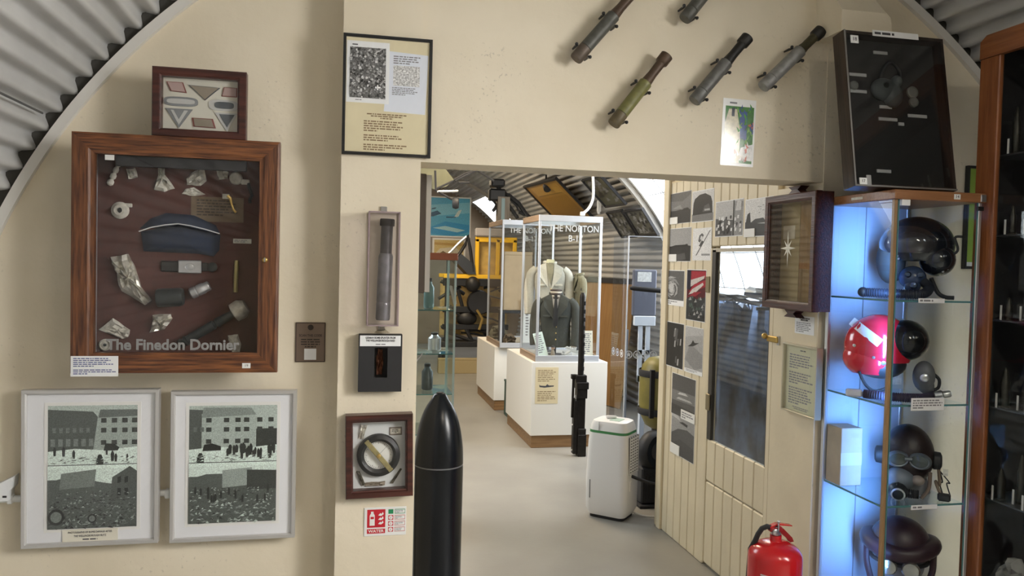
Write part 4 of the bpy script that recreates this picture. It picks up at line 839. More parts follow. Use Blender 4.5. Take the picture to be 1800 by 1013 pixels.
obj('carry_handle', MB().prism([(.010, tp-.006), (.026, tp-.008), (.066, tp-.046), (.073, tp-.062), (.058, tp-.064), (.05, tp-.052), (.012, tp-.022)], -.010, .010), mat('valve_red', (.3, .012, .014)), t)
obj('safety_pin', MB().tube([(.0, -.018, tp-.022), (.0, -.018, tp+.022)], .003, 6).ball((0, -.018, tp+.022), .006), STEEL, t, smooth=True)
obj('gauge', MB().lathe([(.013, 0), (.013, .008), (.010, .010), (.001, .010)], 16, Matrix.Translation((-.012, -.014, s1+.038)) @ Matrix.Rotation(R_(90), 4, 'X')), STEEL, t, smooth=True)
obj('hose', MB().tube([(-.022, 0, s1+.05), (-.038, 0, s1+.056), (-.054, .01, s1+.045), (-.064, .02, s1+.02), (-.070, .03, s1-.01), (-.075, .055, s1-.05), (-.078, .07, s1-.3)], .010, 10), BLACKM, t, smooth=True)
mb = MB(); zL = P(1362, 1003, 1, EY).z
def wrap(mb, a0, a1, z0, z1, r, n=10):
    for i in range(n):
        b0, b1 = R_(a0+(a1-a0)*i/n), R_(a0+(a1-a0)*(i+1)/n)
        mb.quad((r*math.cos(b0), r*math.sin(b0), z0), (r*math.cos(b1), r*math.sin(b1), z0), (r*math.cos(b1), r*math.sin(b1), z1), (r*math.cos(b0), r*math.sin(b0), z1))
wrap(mb, -88, -38, zL-.25, zL, rE+.0006); obj('label_panel', mb, PAPER, t)
mb = MB()
for i in range(5): wrap(mb, -150, -118-3*i, zL+.006-.018*i, zL+.012-.018*i, rE+.0008, 5)
for i in range(8): wrap(mb, -84, -46-(i % 3)*4, zL-.02-.018*i, zL-.015-.018*i, rE+.0009, 5)
obj('label_print', mb, mat('label_print', (.62, .50, .50), .6), t)
# ================================================================== glass case of flying helmets
GX0, GX1, GY0, GY1, GZ = 1.975, 2.338, 2.542, 2.935, 1.918
t = thing('glass_showcase', 'tall square glass showcase with a wooden top and blue lighting', 'display case', (GX0, GY0, 0))
gw, gd = GX1-GX0, GY1-GY0
TOPW = wood('light_wood_top', (.36, .17, .075), (.27, .12, .05), .4, 5)
panel('base', t, 0, gw, 0, gd, 0, .34, mat('base_white', (.6, .6, .62), .5), .004)
panel('wooden_top', t, -.014, gw+.014, -.014, gd+.01, GZ, GZ+.035, TOPW, .003)
PANE = glass('case_glass', (.95, .985, .985), 1.42); EDG = mat('glass_edge_green', (.10, .24, .23), .2)
for nm, q in (('glass_pane', (0, 0, .008, gd-.008, 'x')), ('glass_pane', (.012, gw-.012, 0, 0, 'y')), ('glass_pane', (gw, gw, .008, gd-.008, 'x'))):
    mb = MB(); x0, x1, y0, y1, k = q
    mb.quad(*([(x0, y0, .34), (x0, y1, .34), (x0, y1, GZ), (x0, y0, GZ)] if k == 'x' else [(x0, y0, .34), (x1, y0, .34), (x1, y0, GZ), (x0, y0, GZ)])); obj(nm, mb, PANE, t)
panel('glass_edge', t, .010, .015, -.002, .003, .34, GZ, EDG); panel('glass_edge', t, gw-.012, gw-.009, -.002, .002, .34, GZ, EDG)
panel('corner_post', t, -.008, .006, -.006, .010, .34, GZ, wood('post_wood', (.34, .21, .10), (.27, .16, .07), .4, 5, 'z'), .002)
panel('corner_post', t, -.006, .010, gd-.014, gd+.004, .34, GZ, ALU, .002); panel('corner_post', t, gw-.008, gw+.006, -.004, .008, .34, GZ, ALU, .002); panel('corner_post', t, gw-.008, gw+.006, gd-.01, gd+.004, .34, GZ, ALU, .002)
panel('back_panel', t, .004, gw-.004, gd-.006, gd-.001, .34, GZ, mat('back_panel', (.44, .47, .54), .6))
mb = MB(); BK2 = mat('panel_joint', (.2, .2, .22), .6)
for x in (.16, .29): panel('back_joint', t, x, x+.004, gd-.0075, gd-.006, .34, GZ, BK2)
SHZ = [1.546, 1.153, .772]
for z in SHZ:
    sh = panel('glass_shelf', t, .008, gw-.008, .012, gd-.008, z-.007, z, glass('shelf_glass', (.90, .96, .96), 1.45)); 
    panel('shelf_edge', sh, .008, gw-.008, .0095, .012, z-.007, z, EDG); panel('shelf_edge', sh, .0055, .008, .012, gd-.008, z-.007, z, EDG); 
    obj('shelf_clip', MB().box(.004, .016, .004, .016, z-.014, z-.007, .002), STEEL, sh)
tg = panel('number_tag', t, .235, .262, -.0155, -.014, GZ+.008, GZ+.027, PAPER); text('14', .016, INK, tg, (.2485, -.0158, GZ+.0175)); panel('number_tag', t, -.0155, -.014, .17, .24, GZ+.012, GZ+.022, PALE)
panel('hinge_block', t, .02, .055, -.008, .004, GZ-.022, GZ, PAPER); panel('lock_plate', t, gw-.012, gw+.012, -.018, -.003, GZ+.002, GZ+.03, STEEL, .002); panel('lock_hasp', t, gw-.02, gw+.008, -.012, -.002, GZ-.03, GZ-.014, BLACK, .002)
led = panel('led_strip', t, .008, .016, .012, .016, .36, GZ-.02, mat('led_blue', (.25, .35, 1), .4, emit=2.0))
a = area('led_glow', (GX0+.03, GY0+.03, 1.15), (GX0+.13, GY1, 1.15), .012, 1.5, 5.0, (.16, .40, 1), spread=75)
def shelf_card(z, px, label, w, h, tilt):
    c = P(*px, 1, GY0+.012); k = thing('shelf_card', label, 'card', (c.x, GY0+.016, z), rot=(R_(tilt), 0, 0))
    panel('card', k, -w/2, w/2, -.0015, 0, 0 if tilt > -60 else 0, h, PAPER); lines(k, -w*.45, w*.45, h*.1, h*.92, -.0018, max(2, int(h/.009)), INKG, seed=int(px[0])); return k
def hang_card(z, px, label, w, h):
    c = P(*px, 1, GY0-.004); k = thing('shelf_card', label, 'card', (c.x, GY0-.002, c.z-h/2)); panel('card', k, -w/2, w/2, -.0015, 0, 0, h, PAPER); lines(k, -w*.45, w*.45, h*.12, h*.9, -.0018, max(1, int(h/.010)), INKG, seed=int(px[1]))
hang_card(1.546, (1638, 529), 'narrow white label on the showcase glass level with the top shelf', .112, .017)
hang_card(1.153, (1631, 711), 'large white label on the showcase glass under the red helmet', .142, .047)
hang_card(.772, (1625, 892), 'narrow white label on the showcase glass under the leather helmet', .112, .017)
HY = 2.73                                   # depth plane of the exhibits
def hloc(px, py, y=HY): c = P(px, py, 1, y); return c
class Ell:                                  # an ellipsoid in the thing's space, for skins that follow its surface
    def __init__(s, c, r): s.c, s.r = c, r
    def y(s, x, z, k=1.0): q = 1-((x-s.c[0])/s.r[0])**2-((z-s.c[2])/s.r[2])**2; return s.c[1]-s.r[1]*k*math.sqrt(max(q, .0))
    def band(s, pts, wid, lift=.002, n=10):
        mb = MB(); (x0, z0), (x1, z1) = pts; L = math.hypot(x1-x0, z1-z0); nx, nz = -(z1-z0)/L*wid/2, (x1-x0)/L*wid/2
        for i in range(n):
            for (a, b) in ((i/n, (i+1)/n),):
                q = []
                for tt, sg in ((a, 1), (b, 1), (b, -1), (a, -1)): x, z = x0+(x1-x0)*tt+nx*sg, z0+(z1-z0)*tt+nz*sg; q.append((x, s.y(x, z)-lift, z))
                mb.quad(*q)
        return mb
    def disc(s, x, z, r, lift=.002):
        mb = MB(); n = 14; ps = [(x+r*math.cos(2*math.pi*i/n), z+r*math.sin(2*math.pi*i/n)) for i in range(n)]
        vs = [(p[0], s.y(*p)-lift, p[1]) for p in ps]; vs.append((x, s.y(x, z)-lift*1.6, z)); return mb.add(vs, [(i, (i+1) % n, n) for i in range(n)])
RUB = mat('black_rubber', (.018, .019, .022), .55); GREYR = mat('grey_rubber', (.13, .135, .145), .55)
def hose(t, pts, r, material, name='ribbed_hose', rings=52):
    pts = [Vector(p) for p in pts]; out = []; rad = []
    n = rings*4
    for i in range(n+1):
        f = i/n*(len(pts)-1); k = min(int(f), len(pts)-2); u_ = f-k
        p0, p1, p2, p3 = pts[max(k-1, 0)], pts[k], pts[k+1], pts[min(k+2, len(pts)-1)]
        out.append(.5*((2*p1)+(p2-p0)*u_+(2*p0-5*p1+4*p2-p3)*u_**2+(3*p1-p0-3*p2+p3)*u_**3)); rad.append(r*(1 if i % 4 in (0, 1) else .86))
    return obj(name, MB().tube(out, rad, 10), material, t, smooth=True)
def smoothtube(pts, r, seg=8, n=6):
    pts = [Vector(p) for p in pts]; out = []
    for k in range(len(pts)-1):
        p0, p1, p2, p3 = pts[max(k-1, 0)], pts[k], pts[k+1], pts[min(k+2, len(pts)-1)]
        for j in range(n): u_ = j/n; out.append(.5*((2*p1)+(p2-p0)*u_+(2*p0-5*p1+4*p2-p3)*u_**2+(3*p1-p0-3*p2+p3)*u_**3))
    return MB().tube(out+[pts[-1]], r, seg)
def stand(t, x, z0, z1, y=0): obj('stand', MB().box(x-.045, x+.045, y-.04, y+.04, z0, z0+.006, .002).box(x-.004, x+.004, y-.03, y+.03, z0+.006, z1), glass('stand_clear', (.88, .93, .95), 1.45), t)
# ---- red helmet
o = hloc(1545, 690); o.z = SHZ[1]; t = thing('flying_helmet', 'glossy red flying helmet with a white stripe and grey oxygen mask in showcase', 'helmet', (o.x, HY, SHZ[1]), rz=R_(-34))
L_ = lambda px, py, y=HY: (lambda c: ((c.x-o.x)*.92, c.z-SHZ[1]))(P(px, py, 1, y))
cxy = L_(1545, 608); E1 = Ell((cxy[0], 0, cxy[1]), (.128, .108, .125))
RH = mat('helmet_red', (.55, .012, .03), .16, coat=.6)
obj('shell', MB().ball(E1.c, *E1.r, seg=36, rings=18, t0=0, t1=118).ball((E1.c[0]-.02, 0, E1.c[2]-.05), .112, .100, .085, seg=30, rings=10, t0=70, t1=135), RH, t, smooth=True)
obj('stripe', E1.band([L_(1503, 566), L_(1545, 600)], .034), mat('stripe_white', (.80, .83, .85), .3), t, smooth=True)
x, z = L_(1600, 596); obj('visor', MB().ball((x-.035, 0, z), .085, .112, .080, seg=28, rings=14), mat('visor_black', (.010, .011, .013), .12), t, smooth=True)
obj('lining', MB().ball((E1.c[0]+.005, 0, E1.c[2]-.07), .098, .092, .06, seg=24, rings=10, t0=30, t1=180), RUB, t, smooth=True)
for px, py, rr2 in ((1522, 597, .014), (1506, 607, .006), (1535, 625, .006), (1550, 634, .009)): x, z = L_(px, py); obj('rivet', E1.disc(x, z, rr2, .003), RH if rr2 > .01 else STEEL, t, smooth=True)
x, z = L_(1613, 655); obj('oxygen_mask', MB().ball((x-.005, -.02, z), .040, .045, .060, seg=20, rings=12).ball((x+.005, -.02, z-.035), .028, .03, .035, seg=16, rings=8), GREYR, t, smooth=True)
obj('mask_valve', MB().lathe([(.016, 0), (.016, .012), (.010, .016), (.001, .016)], 16, Matrix.Translation((x-.008, -.062, z)) @ Matrix.Rotation(R_(90), 4, 'X')), STEEL, t, smooth=True)
obj('mask_strap', smoothtube([(x+.03, -.02, z+.01), (x+.048, -.02, z-.01), (x+.046, -.02, z-.04), (x+.030, -.02, z-.05)], .006), RUB, t, smooth=True)
obj('chin_strap', smoothtube([(E1.c[0]-.07, -.07, E1.c[2]-.10), (E1.c[0]-.045, -.06, E1.c[2]-.15), (E1.c[0]-.01, -.05, E1.c[2]-.175), (E1.c[0]+.03, -.05, E1.c[2]-.16)], .006), RUB, t, smooth=True)
PUR = mat('hose_rubber', (.035, .028, .05), .5)
a = L_(1520, 690); b2 = L_(1600, 699); hose(t, [(a[0], -.10, .022), ((a[0]+b2[0])/2, -.125, .022), (b2[0], -.105, .022), (b2[0]+.04, -.06, .022), (b2[0]+.065, -.03, .03)], .018, PUR)
obj('hose_connector', MB().lathe([(.014, 0), (.018, .004), (.018, .03), (.013, .034), (.013, .055), (.010, .06)], 16, Matrix.Translation((b2[0]+.055, -.05, .026)) @ Matrix.Rotation(R_(75), 4, 'Y')), STEEL, t, smooth=True)
obj('clear_clip', MB().box(a[0]-.065, a[0]-.004, -.11, -.075, .008, .036, .006), mat('clear_plastic', (.55, .6, .68), .2, spec=.8), t)
stand(t, E1.c[0]+.005, 0.001, E1.c[2]-.08)
# ---- dark helmet on the top shelf
o = hloc(1600, 520); t = thing('flying_helmet', 'black flying helmet with a tinted visor on the top shelf of showcase', 'helmet', (o.x+.01, HY, SHZ[0]), rz=R_(-34))
L0 = lambda px, py, y=HY: (lambda c: ((c.x-o.x)*.92, c.z-SHZ[0]))(P(px, py, 1, y))
x, z = L0(1607, 432); E2 = Ell((x, 0, z), (.135, .12, .115)); BH = mat('helmet_black', (.008, .010, .016), .15, coat=.5)
obj('shell', MB().ball(E2.c, *E2.r, seg=36, rings=18, t0=0, t1=122), BH, t, smooth=True)
obj('visor', MB().ball((x-.02, -.02, z+.005), .118, .118, .085, seg=30, rings=12, t0=35, t1=115), mat('tinted_visor', (.03, .028, .032), .06, coat=.8), t, smooth=True)
obj('neck_flap', MB().ball((x-.09, .0, z-.06), .055, .09, .095, seg=20, rings=10), mat('flap_cloth', (.055, .058, .055), .8), t, smooth=True)
obj('side_housing', MB().ball((x+.07, -.04, z-.055), .065, .075, .065, seg=20, rings=12), BH, t, smooth=True)
x2, z2 = L0(1600, 488); obj('oxygen_mask', MB().ball((x2-.005, -.06, z2), .050, .05, .046, seg=20, rings=12).ball((x2-.005, -.08, z2-.03), .030, .03, .03, seg=16, rings=8), mat('mask_blue', (.045, .07, .14), .25), t, smooth=True)
for dx, dz, rr2 in ((-.025, .012, .012), (.02, .012, .012), (-.004, -.03, .014)): obj('mask_valve', MB().lathe([(rr2, 0), (rr2, .008), (rr2*.6, .012), (.001, .012)], 14, Matrix.Translation((x2+dx, -.105, z2+dz)) @ Matrix.Rotation(R_(90), 4, 'X')), mat('valve_blue_steel', (.10, .14, .24), .2, .8), t, smooth=True)
for dx, dz in ((-.07, -.055), (-.075, -.045), (.1, -.09), (.085, -.10), (.06, -.085)): obj('rivet', MB().ball((x+dx, -.105+abs(dx)*.2, z+dz), .005, seg=8, rings=6), STEEL, t, smooth=True)
a = L0(1522, 515); obj('hose_end', MB().ball((a[0], -.10, .022), .020, seg=14, rings=8), RUB, t, smooth=True)
hose(t, [(a[0], -.10, .021), (a[0]+.10, -.12, .021), (x2+.02, -.125, .021), (x2+.05, -.10, .045), (x2+.03, -.085, .07)], .019, mat('hose_dark', (.022, .026, .04), .45))
obj('strap', smoothtube([(x2+.06, -.06, z2+.0), (x2+.085, -.05, .03), (x2+.11, -.06, .012), (x2+.14, -.07, .010)], .008), RUB, t, smooth=True)
obj('lead', smoothtube([(x+.09, -.06, z-.05), (x+.135, -.06, z-.02), (x+.125, -.06, z+.03), (x+.15, -.06, z+.035)], .005), RUB, t, smooth=True)
stand(t, x, .001, z-.09)
# ---- leather helmet
o = hloc(1600, 893); t = thing('flying_helmet', 'brown leather flying helmet with goggles and oxygen mask in showcase', 'helmet', (o.x, HY, SHZ[2]), rz=R_(-38))
L2 = lambda px, py, y=HY: (lambda c: ((c.x-o.x)*.92, c.z-SHZ[2]))(P(px, py, 1, y))
x, z = L2(1597, 800); E3 = Ell((x, 0, z), (.096, .105, .122)); LB = mat('brown_leather', (.022, .012, .012), .42, noise=.4, nscale=30, bump=.15, bscale=60)
obj('crown', MB().ball(E3.c, *E3.r, seg=32, rings=16, t0=0, t1=150), LB, t, smooth=True); obj('seam', E3.band([(x, z+.03), (x, z+.118)], .006, .003), mat('leather_dark', (.02, .012, .012), .5), t)
for s_ in (-1, 1):
    gx, gz = x+s_*.042+.002, z+.0
    fr = obj('goggle_frame', MB().lathe([(.030, 0), (.040, .004), (.043, .016), (.036, .024), (.031, .022)], 24, Matrix.Translation((gx, -.095, gz)) @ Matrix.Rotation(R_(s_*-14), 4, 'Z') @ Matrix.Rotation(R_(90), 4, 'X') @ Matrix.Diagonal((1, .76, 1, 1)), cap=False), mat('goggle_grey', (.16, .18, .20), .35, .5), t, smooth=True)
    obj('lens', MB().lathe([(.034, .018), (.001, .022)], 24, Matrix.Translation((gx, -.095, gz)) @ Matrix.Rotation(R_(s_*-14), 4, 'Z') @ Matrix.Rotation(R_(90), 4, 'X') @ Matrix.Diagonal((1, .76, 1, 1)), cap=False), mat('lens_dark', (.05, .065, .06), .05, coat=.5), fr, smooth=True)
    obj('ear_cup', MB().lathe([(.030, 0), (.036, .008), (.034, .03), (.022, .036), (.001, .037)], 20, Matrix.Translation((x+s_*.085, -.01, z-.01)) @ Matrix.Rotation(R_(s_*90), 4, 'Y')), RUB, t, smooth=True)
    obj('chin_strap', smoothtube([(x+s_*.08, -.055, z-.05), (x+s_*.075, -.08, z-.11), (x+s_*.05, -.09, z-.15)], .007), mat('strap_tan', (.17, .12, .09), .6), t, smooth=True)
obj('goggle_bridge', MB().tube([(x-.012, -.112, z+.004), (x+.014, -.112, z+.004)], .007, 8), MATS['goggle_grey'], t)
mx, mz = L2(1579, 838); obj('oxygen_mask', MB().ball((mx+.014, -.075, mz), .052, .055, .052, seg=22, rings=12), mat('mask_grey_blue', (.16, .185, .22), .4), t, smooth=True)
obj('mask_port', MB().lathe([(.034, 0), (.036, .012), (.030, .02), (.026, .03), (.018, .034), (.001, .034)], 22, Matrix.Translation((mx+.008, -.118, mz-.035)) @ Matrix.Rotation(R_(100), 4, 'X')), mat('port_dark', (.03, .035, .04), .3, .5), t, smooth=True)
obj('port_ring', MB().lathe([(.024, 0), (.026, .006), (.020, .008)], 20, Matrix.Translation((mx+.008, -.150, mz-.042)) @ Matrix.Rotation(R_(100), 4, 'X'), cap=False), STEEL, t, smooth=True)
obj('mask_microphone', MB().ball((mx+.075, -.085, mz+.005), .026, .025, .02), mat('mic_pink', (.32, .27, .25), .5), t, smooth=True)
hose(t, [(mx+.005, -.13, mz-.06), (mx+.005, -.13, .04), (mx+.03, -.135, .022), (mx+.08, -.14, .022)], .018, RUB, rings=22)
obj('lead', smoothtube([(x+.11, -.02, z-.04), (x+.115, -.03, z-.1), (x+.10, -.05, .06), (x+.12, -.08, .016), (x+.14, -.09, .012)], .006), mat('lead_tan', (.20, .15, .11), .6), t, smooth=True)
obj('lead_plug', MB().box(x+.105, x+.15, -.12, -.09, .002, .03, .006), RUB, t); panel('lead_tab', t, x+.125, x+.142, -.04, -.032, z-.06, z-.035, PALE)
for dx in (.125, .15): obj('cord', smoothtube([(x+.115, -.01, z-.05), (x+dx, -.02, z-.09), (x+dx-.01, -.02, .05), (x+dx+.004, -.03, .004)], .0025, 5), RUB, t, smooth=True)
obj('neck', MB().lathe([(.07, 0.001), (.065, .02), (.055, z-.09)], 24), mat('head_form', (.22, .22, .24), .6), t, smooth=True)
# ---- cap at the bottom
o = hloc(1582, 1000); zb = P(1582, 1013, 1, HY).z-.04; zf = .341
t = thing('leather_cap', 'dark purple brown leather cap with rolled band and silver goggles, lowest in showcase', 'cap', (o.x, HY, zf), rz=R_(-38))
L3 = lambda px, py, y=HY: (lambda c: ((c.x-o.x)*.92, c.z-zf))(P(px, py, 1, y))
x, z = L3(1582, 950); PB = mat('purple_leather', (.036, .015, .022), .4, noise=.3, nscale=25)
obj('crown', MB().ball((x, 0, z-.01), .112, .11, .105, seg=32, rings=12, t0=0, t1=95), PB, t, smooth=True)
obj('rolled_band', MB().tube([(x+.118*math.cos(a), .112*math.sin(a), z-.012+.012*math.cos(a*2)) for a in [2*math.pi*i/40 for i in range(40)]], .032, 12, closed=True), PB, t, smooth=True)
for s_ in (-1, 1):
    fr = obj('goggle_cup', MB().lathe([(.028, 0), (.034, .012), (.028, .022), (.001, .026)], 20, Matrix.Translation((x+s_*.040, -.11, z-.075)) @ Matrix.Rotation(R_(90), 4, 'X')), mat('goggle_silver', (.40, .40, .38), .2, .8), t, smooth=True)
    obj('ear_strap', smoothtube([(x+s_*.12, -.03, z-.03), (x+s_*.118, -.04, z-.09), (x+s_*.10, -.04, z-.16)], .012), PB, t, smooth=True)
obj('goggle_strap', MB().tube([(x+.105*math.cos(a), -.105*math.sin(a), z-.07) for a in [math.pi*i/14 for i in range(15)]], .008, 8), RUB, t, smooth=True)
obj('head_form', MB().lathe([(.09, .001), (.08, .03), (.062, .06), (.062, z-.16), (.085, z-.11), (.098, z-.04), (.09, z)], 28), MATS['head_form'], t, smooth=True)
# ---- cardboard box
a = P(1483, 860, 2, SHZ[2]); t = thing('cardboard_carton', 'upright plain cardboard carton on the shelf beside the leather helmet', 'box', (GX0+.056, 2.868, SHZ[2]))
h = .235; CARD = mat('cardboard', (.46, .36, .27), .8, noise=.12, nscale=14)
panel('carton', t, -.048, .048, -.05, .05, .001, h, CARD, .002); panel('tape', t, -.0485, .0485, -.0505, -.049, h*.36, h*.58, mat('tape_pale', (.50, .42, .34), .5)); panel('lid_flap', t, -.046, .046, -.048, .048, h, h+.002, CARD)
panel('wall_leaflet', thing('leaflet', 'grey printed leaflet standing at the back right of the red helmet shelf', 'leaflet', (2.285, GY1-.03, SHZ[1]), rot=(R_(-4), 0, 0)), -.045, .045, -.001, 0, .001, .30, mat('leaflet_grey', (.42, .44, .42), .6))
lp = [o for o in COL.objects if o.name == 'leaflet'][0]; lines(lp, -.035, .035, .15, .285, -.0014, 12, INKG, seed=31); panel('leaflet_picture', lp, -.035, .035, -.0016, -.001, .02, .12, PALE)
panel('sheet', thing('green_booklet', 'dark green booklet standing at the back of the leather helmet shelf', 'booklet', (2.29, GY1-.03, SHZ[2]), rot=(R_(-4), 0, 0)), -.04, .04, -.006, 0, .001, .20, mat('booklet_green', (.03, .085, .03), .6), .002)
# ================================================================== leaning glazed board on the showcase
ZT = GZ+.036; bl, br = P(1503, 333, 1, 2.6), P(1683, 330, 1, 2.6); W = br.x-bl.x; H = .615
t = thing('relic_board', 'black glazed relic board leaning on top of the glass showcase', 'display board', ((bl.x+br.x)/2, 2.6+.068, ZT+.001), rot=(R_(-10.0), 0, 0))
d = .066
obj('box_sides', MB().box(-W/2, -W/2+.012, -d, 0, 0, H).box(W/2-.012, W/2, -d, 0, 0, H).box(-W/2+.012, W/2-.012, -d, 0, 0, .012).box(-W/2+.012, W/2-.012, -d, 0, H-.012, H), wood('ebony_brown', (.045, .026, .016), (.02, .011, .008), .5, 4, 'z'), t)
panel('backboard', t, -W/2+.012, W/2-.012, -.02, 0, .012, H-.012, mat('board_black', (.03, .029, .028), .8))
panel('glass_pane', t, -W/2+.002, W/2-.002, -d-.003, -d, .002, H-.002, glass('board_glass', (.85, .86, .87), 1.45))
panel('glass_edging', t, -W/2, -W/2+.006, -d-.005, -d-.003, 0, H, mat('edge_grey', (.20, .19, .18), .5)); panel('glass_edging', t, -W/2+.006, W/2, -d-.005, -d-.003, 0, .006, MATS['edge_grey'])
U = lambda a: -W/2+W*a
hd = panel('heading_strip', t, U(.28), U(.74), -d-.0015-.004, -d-.004, H-.016, H+.008, PAPER); lines(hd, U(.30), U(.72), H-.012, H+.004, -d-.0058, 1, INK, seed=44, fill=.6)
tg = panel('number_tag', t, U(.06), U(.135), -d-.0055, -d-.003, H*.915, H*.965, PAPER); text('18', .02, INK, tg, (U(.097), -d-.006, H*.94))
tg = panel('number_tag', t, U(.04), U(.11), -d-.0075, -d-.005, H*.01, H*.05, PAPER); text('17', .016, INK, tg, (U(.075), -d-.008, H*.03)); obj('tag_holder', MB().box(U(.11), U(.155), -d-.0065, -d-.003, H*.005, H*.07, .001), mat('holder_grey', (.3, .3, .3), .4), t)
WL = mat('label_card', (.70, .70, .68), .6)
for u0, u1, v in ((.36, .50, .905), (.10, .27, .745), (.04, .26, .635), (.38, .50, .545), (.36, .545, .465), (.66, .85, .50), (.30, .44, .125), (.555, .61, .44)): panel('label_strip', t, U(u0), U(u1), -.024, -.020, H*v-.006, H*v+.006, WL)
for u0, v, r in ((.72, .655, .024), (.725, .59, .020), (.135, .67, .018)):
    obj('dial', MB().lathe([(r, 0), (r, .008), (r*.8, .011), (r*.75, .007), (.001, .008)], 20, Matrix.Translation((U(u0), -.02, H*v)) @ Matrix.Rotation(R_(90), 4, 'X')), mat('dial_grey', (.30, .31, .28), .5, .3), t, smooth=True)
MK = mat('mask_grey_green', (.09, .105, .105), .5)
obj('breathing_mask', MB().ball((U(.42), -.03, H*.655), .055, .03, .045, seg=20, rings=10).ball((U(.50), -.032, H*.62), .04, .03, .05, seg=18, rings=10).ball((U(.52), -.05, H*.70), .022, .02, .024, seg=14, rings=8), MK, t, smooth=True)
obj('mask_harness', smoothtube([(U(.38), -.025, H*.70), (U(.44), -.03, H*.80), (U(.52), -.03, H*.84), (U(.60), -.03, H*.78), (U(.58), -.03, H*.68)], .007), RUB, t, smooth=True); obj('eye_port', MB().lathe([(.012, 0), (.010, .004), (.001, .004)], 14, Matrix.Translation((U(.40), -.058, H*.665)) @ Matrix.Rotation(R_(90), 4, 'X')), BLACK, t)
# ================================================================== framed green print on the right wall
a, b2 = P(1702, 291, 1, WY-.02), P(1745, 474, 1, WY-.02); W, H = .20, a.z-b2.z
t = thing('green_picture', 'black framed plain lime green print on the wall beside tall wooden cabinet', 'picture frame', (a.x+W/2, WY-.005, b2.z)); frame(t, W, H, .012, .02, BLACK, lip=.002); panel('print', t, -W/2+.008, W/2-.008, -.010, -.001, .008, H-.008, mat('lime_print', (.30, .46, .06), .5)); panel('white_margin', t, -W/2+.012, W/2-.012, -.0105, -.010, .012, .03, PAPER)
# ================================================================== tall wooden cabinet at the right edge
CX, CY0, CY1, CZ = 2.385, 1.45, 2.60, 2.555
t = thing('tall_cabinet', 'tall glazed cabinet with orange brown wooden frame at the right edge', 'cabinet', (CX, CY1, 0), rz=R_(-90))
LW, D = CY1-CY0, .26
RW = wood('cabinet_orange', (.30, .105, .035), (.20, .062, .02), .35, 5, 'z', .3); RWX = wood('cabinet_orange_x', (.30, .105, .035), (.20, .062, .02), .35, 5, 'x', .3)
sb = .095
panel('stile', t, 0, sb, -.022, 0, 0, CZ-sb*.9, RW, .004); panel('stile', t, LW-sb, LW, -.022, 0, 0, CZ-sb*.9, RW, .004)
mb = MB(); mb.prism([(0, CZ-sb*.9), (sb, CZ-sb*.9), (LW-sb, CZ-sb*.9), (LW, CZ-sb*.9), (LW, CZ-.02), (LW-.03, CZ), (.03, CZ), (0, CZ-.02)], -.024, 0); obj('top_rail', mb, RWX, t)
obj('carcass', MB().box(.004, .02, 0, D, 0, CZ-.02).box(LW-.02, LW-.004, 0, D, 0, CZ-.02).box(.02, LW-.02, 0, D, CZ-.04, CZ-.02).box(.02, LW-.02, D-.01, D, 0, CZ-.04), mat('cabinet_black', (.02, .02, .022), .7), t); panel('plinth', t, sb, LW-sb, -.02, 0, 0, .12, RWX)
mb = MB(); mb.quad((sb, -.010, .12), (LW-sb, -.010, .12), (LW-sb, -.010, CZ-sb*.9), (sb, -.010, CZ-sb*.9)); obj('glass_pane', mb, glass('tall_glass', (.88, .90, .90), 1.4), t)
for z in (.45, .80, 1.15, 1.48, 1.80, 2.10): panel('shelf', t, .02, LW-.02, .02, D-.012, z-.006, z, mat('shelf_dark', (.05, .055, .06), .3))
rr = random.Random(9); k = 0
for z in (.80, 1.15, 1.48, 1.80, 2.10):
    for i, x in enumerate((.09, .15, .22, .30)):
        r0 = rr.uniform(.012, .022); hh = rr.uniform(.07, .20); c = (CX+.05+.03*(i % 2), CY1-.0-x-.02, z+.0005)
        q = thing('shell_case', '%s dark metal cartridge on the %s shelf shown in the tall wooden cabinet' % (('leftmost', 'second', 'third', 'rightmost')[i], {.80: 'lowest', 1.15: 'second lowest', 1.48: 'middle', 1.80: 'second highest', 2.10: 'highest'}[z]), 'cartridge', c, group='cartridges in the tall cabinet')
        obj('body', MB().lathe([(r0*1.05, 0), (r0*1.05, .005), (r0*.9, .007), (r0, .010), (r0, hh*.65), (r0*.7, hh*.72), (r0*.66, hh*.82), (r0*.4, hh*.95), (.002, hh)], 14), mat('cartridge_dark', (.06, .058, .05), .35, .7), q, smooth=True)
        tgx = panel('label', q, -.02-r0, -.018-r0, -.004, .004, .0, .055, WL)
for i, (x, hh, s_) in enumerate(((.12, .13, 1), (.26, .09, 2), (.40, .16, 3))):
    z = .45; o = tag(obj('plaster_lump', crumple([(-.05, 0), (.05, 0), (.055, hh*.5), (.02, hh), (-.03, hh*.9), (-.055, hh*.4)], .03, .06, 40+i), mat('plaster', (.42, .42, .40), .8, noise=.3, nscale=20), smooth=30), '%s pale rubble lump at the bottom of the tall wooden cabinet' % ('leftmost', 'lowest', 'tallest')[i], 'rubble', 'rubble lumps in the tall cabinet'); o.location = (CX+.10, CY1-x, z); o.rotation_euler = (0, 0, R_(-90))
